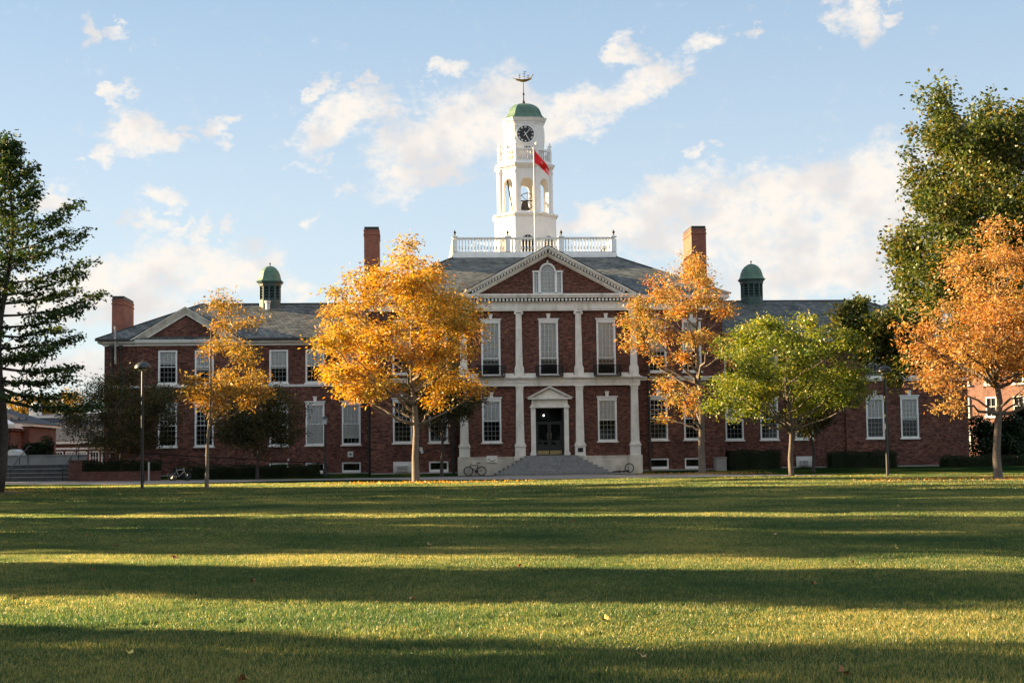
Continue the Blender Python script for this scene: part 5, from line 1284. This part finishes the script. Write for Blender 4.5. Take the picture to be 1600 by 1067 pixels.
# ------------------------------------------------------------ trees to the left, outside the photograph, whose long shadows stripe the lawn
def caster(x, y, ry, zb, zt, seed, lab, n=3700):
    rng = np.random.default_rng(seed); r0 = empty('avenue_tree', (x, y, 0), label=lab, category='tree', group='row of avenue trees left of the lawn, outside the picture')
    d = rng.uniform(-1, 1, size=(n*3, 3)); k = (np.abs(d[:, 0])**2.6+np.abs(d[:, 1])**3.2+np.abs(d[:, 2])**3.0) < 1; d = d[k][:n]
    P = d*np.array([3.2, ry, (zt-zb)/2])+np.array([0, 0, (zt+zb)/2]); V, F = leaf_quads(P, .70, .58, rng, .1); mesh_np('crown', V, F, M['lf_oak'], r0)
    b = MB(); b.tube([(0, 0, 0), (.1, .1, zb), (0, 0, zt*.85)], [.35, .28, .06], 8); b.build('trunk', M['bark_dk'], r0)
CX = -46
cs = [(-13.0, 3.9, 5.5, 12.5), (-29, 2.0, .8, 8), (-33.5, 2.3, .8, 12), (-38, 2.4, .8, 15.5), (-43, 3.0, .8, 18), (-49, 3.5, .8, 20), (-56, 4.0, .8, 20), (-62, 3.6, .8, 20),
      (-71, 3.7, .8, 18), (-77.4, 3.5, .8, 18), (-87.4, 2.0, .8, 17), (-96.3, 3.7, .8, 17), (-103.5, 4, .8, 17), (-111, 4, .8, 17), (-4, 5.2, 3, 19), (5, 5.2, 3, 20), (14, 5, 3, 20)]
words = ['first', 'second', 'third', 'fourth', 'fifth', 'sixth', 'seventh', 'eighth', 'ninth', 'tenth', 'eleventh', 'twelfth', 'thirteenth', 'fourteenth', 'fifteenth', 'sixteenth', 'seventeenth']
for i, ((y, ry, zb, zt), wd) in enumerate(zip(sorted(cs, reverse=True), words)):
    caster((CX-(i*7 % 5)*1.3) if y < -8 else -56, y, ry, zb, zt, 200+i, '%s dark avenue tree from the school in the row left of the lawn' % wd)

def backtree(x, y, lab, seed):
    rng = np.random.default_rng(seed); r0 = empty('quad_tree', (x, y, 0), label=lab, category='tree', group='tall trees behind the photographer')
    n = 3500; d = rng.normal(size=(n, 3)); d /= np.linalg.norm(d, axis=1)[:, None]; P = d*(rng.random(n)**.4)[:, None]*np.array([7.5, 5, 12])+np.array([0, 0, 15])
    V, F = leaf_quads(P, 1.5, 1.2, rng, .1); mesh_np('crown', V, F, M['lf_oak'], r0)
    b = MB(); b.tube([(0, 0, 0), (.1, .1, 6), (0, 0, 22)], [.5, .4, .08], 8); b.build('trunk', M['bark_dk'], r0)
for i in range(13):
    backtree(-88+i*13, -158-(i % 3)*4, 'tall dark quad tree behind the photographer, %s from the west' % words[i], 400+i)

# ------------------------------------------------------------ grass
def grass_field(name, x0, x1, y0, y1, cell, blades, h, w, seed, lab=None):
    rng = np.random.default_rng(seed); n = blades
    c = rng.uniform(-cell/2, cell/2, size=(n, 2)); cl_ = rng.normal(size=(n, 2))*.0
    ang = rng.random(n)*2*np.pi; hh = h*(.45+.75*rng.random(n)); tilt = rng.normal(size=(n, 2))*.38*hh[:, None]
    dx, dy = np.cos(ang)*w/2, np.sin(ang)*w/2
    z = np.zeros(n)
    A = np.stack([c[:, 0]-dx, c[:, 1]-dy, z], 1); B_ = np.stack([c[:, 0]+dx, c[:, 1]+dy, z], 1); T = np.stack([c[:, 0]+tilt[:, 0], c[:, 1]+tilt[:, 1], hh], 1)
    V = np.stack([A, B_, T], 1).reshape(-1, 3); F = np.arange(3*n).reshape(-1, 3)
    o = mesh_np(name, V, F, M['blade'], kind='stuff', label='short mown lawn grass', category='grass')
    ng = bpy.data.node_groups.new(name+'_scatter', 'GeometryNodeTree')
    ng.interface.new_socket('Geometry', in_out='INPUT', socket_type='NodeSocketGeometry'); ng.interface.new_socket('Geometry', in_out='OUTPUT', socket_type='NodeSocketGeometry')
    gi = ng.nodes.new('NodeGroupInput'); go = ng.nodes.new('NodeGroupOutput')
    nx_, ny_ = max(2, int(round((x1-x0)/cell))+1), max(2, int(round((y1-y0)/cell))+1)
    gr = ng.nodes.new('GeometryNodeMeshGrid'); gr.inputs['Size X'].default_value = (nx_-1)*cell; gr.inputs['Size Y'].default_value = (ny_-1)*cell; gr.inputs['Vertices X'].default_value = nx_; gr.inputs['Vertices Y'].default_value = ny_
    tr = ng.nodes.new('GeometryNodeTransform'); tr.inputs['Translation'].default_value = ((x0+x1)/2, (y0+y1)/2, 0)
    ip = ng.nodes.new('GeometryNodeInstanceOnPoints'); rv = ng.nodes.new('FunctionNodeRandomValue'); rv.data_type = 'FLOAT_VECTOR'
    rv.inputs[0].default_value = (0, 0, 0); rv.inputs[1].default_value = (0, 0, 6.283)
    # quarter-turn-free random spin with a little overlap hides the tiling
    ng.links.new(gr.outputs[0], tr.inputs[0]); ng.links.new(tr.outputs[0], ip.inputs['Points']); ng.links.new(gi.outputs[0], ip.inputs['Instance'])
    ng.links.new(rv.outputs[0], ip.inputs['Rotation'])
    rs = ng.nodes.new('FunctionNodeRandomValue'); rs.data_type = 'FLOAT_VECTOR'; rs.inputs[0].default_value = (1.1, 1.1, .65); rs.inputs[1].default_value = (1.3, 1.3, 1.35); rs.inputs['Seed'].default_value = 5
    ng.links.new(rs.outputs[0], ip.inputs['Scale']); ng.links.new(ip.outputs[0], go.inputs[0])
    md = o.modifiers.new('scatter', 'NODES'); md.node_group = ng
    return o
grass_field('grass', -26, 9, -112, -88, 1.0, 7500, .045, .0062, 1)
grass_field('grass', -37, 22, -87.3, -62, 1.6, 6000, .052, .011, 2)
grass_field('grass', -52, 42, -60.6, -27.5, 2.4, 3600, .08, .028, 3)
# fallen leaves on the lawn
lf = {}
leafspots = [(-12.1, -107.6, 'brown'), (-9.15, -106.8, 'tan'), (-7.9, -107.9, 'brown'), (-13.2, -105.9, 'yellow'), (-10.9, -101.8, 'tan'), (-12.9, -99.0, 'brown'), (-6.2, -100.8, 'brown'), (-9.1, -104.2, 'yellow'),
             (-9.4, -97.2, 'rust'), (-14.6, -94.2, 'rust'), (-15.4, -96.5, 'rust'), (-16.2, -90.6, 'brown'), (-10.6, -91.6, 'tan'), (-4.8, -97.6, 'tan'), (-4.1, -90.2, 'tan'), (-7.2, -83.6, 'rust'), (-14.8, -82.4, 'tan'), (-3.2, -94.6, 'yellow'),
             (-17.6, -86.5, 'tan'), (0.5, -88.0, 'brown'), (-8.6, -74.0, 'tan'), (2.6, -77.0, 'tan')]
cols_ = {'brown': (.28, .12, .05), 'tan': (.5, .3, .14), 'yellow': (.55, .42, .12), 'rust': (.34, .08, .04)}
for k_, c_ in cols_.items(): M['fl_'+k_] = plain('fallen_leaf_'+k_, c_, .8, .2, 30)
rl = random.Random(9)
for (x, y, cn) in leafspots:
    b = MB(); s = .042+.022*rl.random(); n = 10; pts = []
    for i in range(n):
        a = 2*math.pi*i/n; rr = s*(1 if i % 2 == 0 else .62); pts.append(Vector((rr*math.cos(a), rr*math.sin(a)*.8, .35*s*math.cos(2*a+1)+.4*abs(rr*math.cos(a)))))
    for i in range(n): b.face([(0, 0, 0), pts[i][:], pts[(i+1) % n][:]])
    b.tube([(0, 0, 0), (-s*1.3, .01, .01)], .003, 4)
    o = b.build('fallen_leaf', M['fl_'+cn], label='single dry fallen %s leaf lying on the grass' % cn, category='leaf', group='fallen %s leaves on the lawn' % cn)
    o.location = (x, y, .05); o.rotation_euler = (rl.uniform(-.5, .9), rl.uniform(-.5, .5), rl.uniform(0, 6))
def litter(x, y, rad, n, m, seed, lab):
    rng = np.random.default_rng(seed); q = rng.random(n)**.7*rad; a = rng.random(n)*2*np.pi
    P = np.stack([x+q*np.cos(a)*1.5, y+q*np.sin(a), np.full(n, .04)+rng.random(n)*.03], 1); V, F = leaf_quads(P, .12, .08, rng, 0)
    V[:, 2] = np.maximum(V[:, 2], .02); mesh_np('leaf_litter', V, F, m, kind='stuff', label=lab, category='leaf litter')
litter(-9.6, -30.8, 4.2, 2000, M['lf_gold'], 301, 'fallen golden leaves under the golden tree'); litter(18.5, -43.9, 5.0, 1600, M['lf_orange'], 302, 'fallen orange leaves under the peach-orange tree'); litter(11.9, -28.8, 3.4, 500, M['lf_lime'], 304, 'fallen yellow-green leaves under the yellow-green tree'); litter(10.4, -9.5, 3.5, 900, M['lf_rust'], 305, 'fallen rusty leaves under the open rusty-orange tree'); litter(-31, -38, 4, 900, M['lf_gold'], 303, 'fallen yellow leaves by the pin oak')
for x, y, rad in ((-10.6, -30.4, 1.0), (-21.48, -38.5, .6), (11.86, -28.65, 1.9), (18.51, -43.9, 2.0), (-30.43, -43.9, 2.3)):
    b = MB(); n = 28; rg = []
    for rr, z in ((rad, .012), (rad*.75, .05), (rad*.3, .10)): rg.append([(x+rr*(1+.1*math.sin(3*2*math.pi*k/n+x))*math.cos(2*math.pi*k/n), y+rr*(1+.1*math.cos(2*2*math.pi*k/n+x))*math.sin(2*math.pi*k/n), z) for k in range(n)])
    b.rings(rg); b.build('mulch', M['mulch'], kind='stuff')
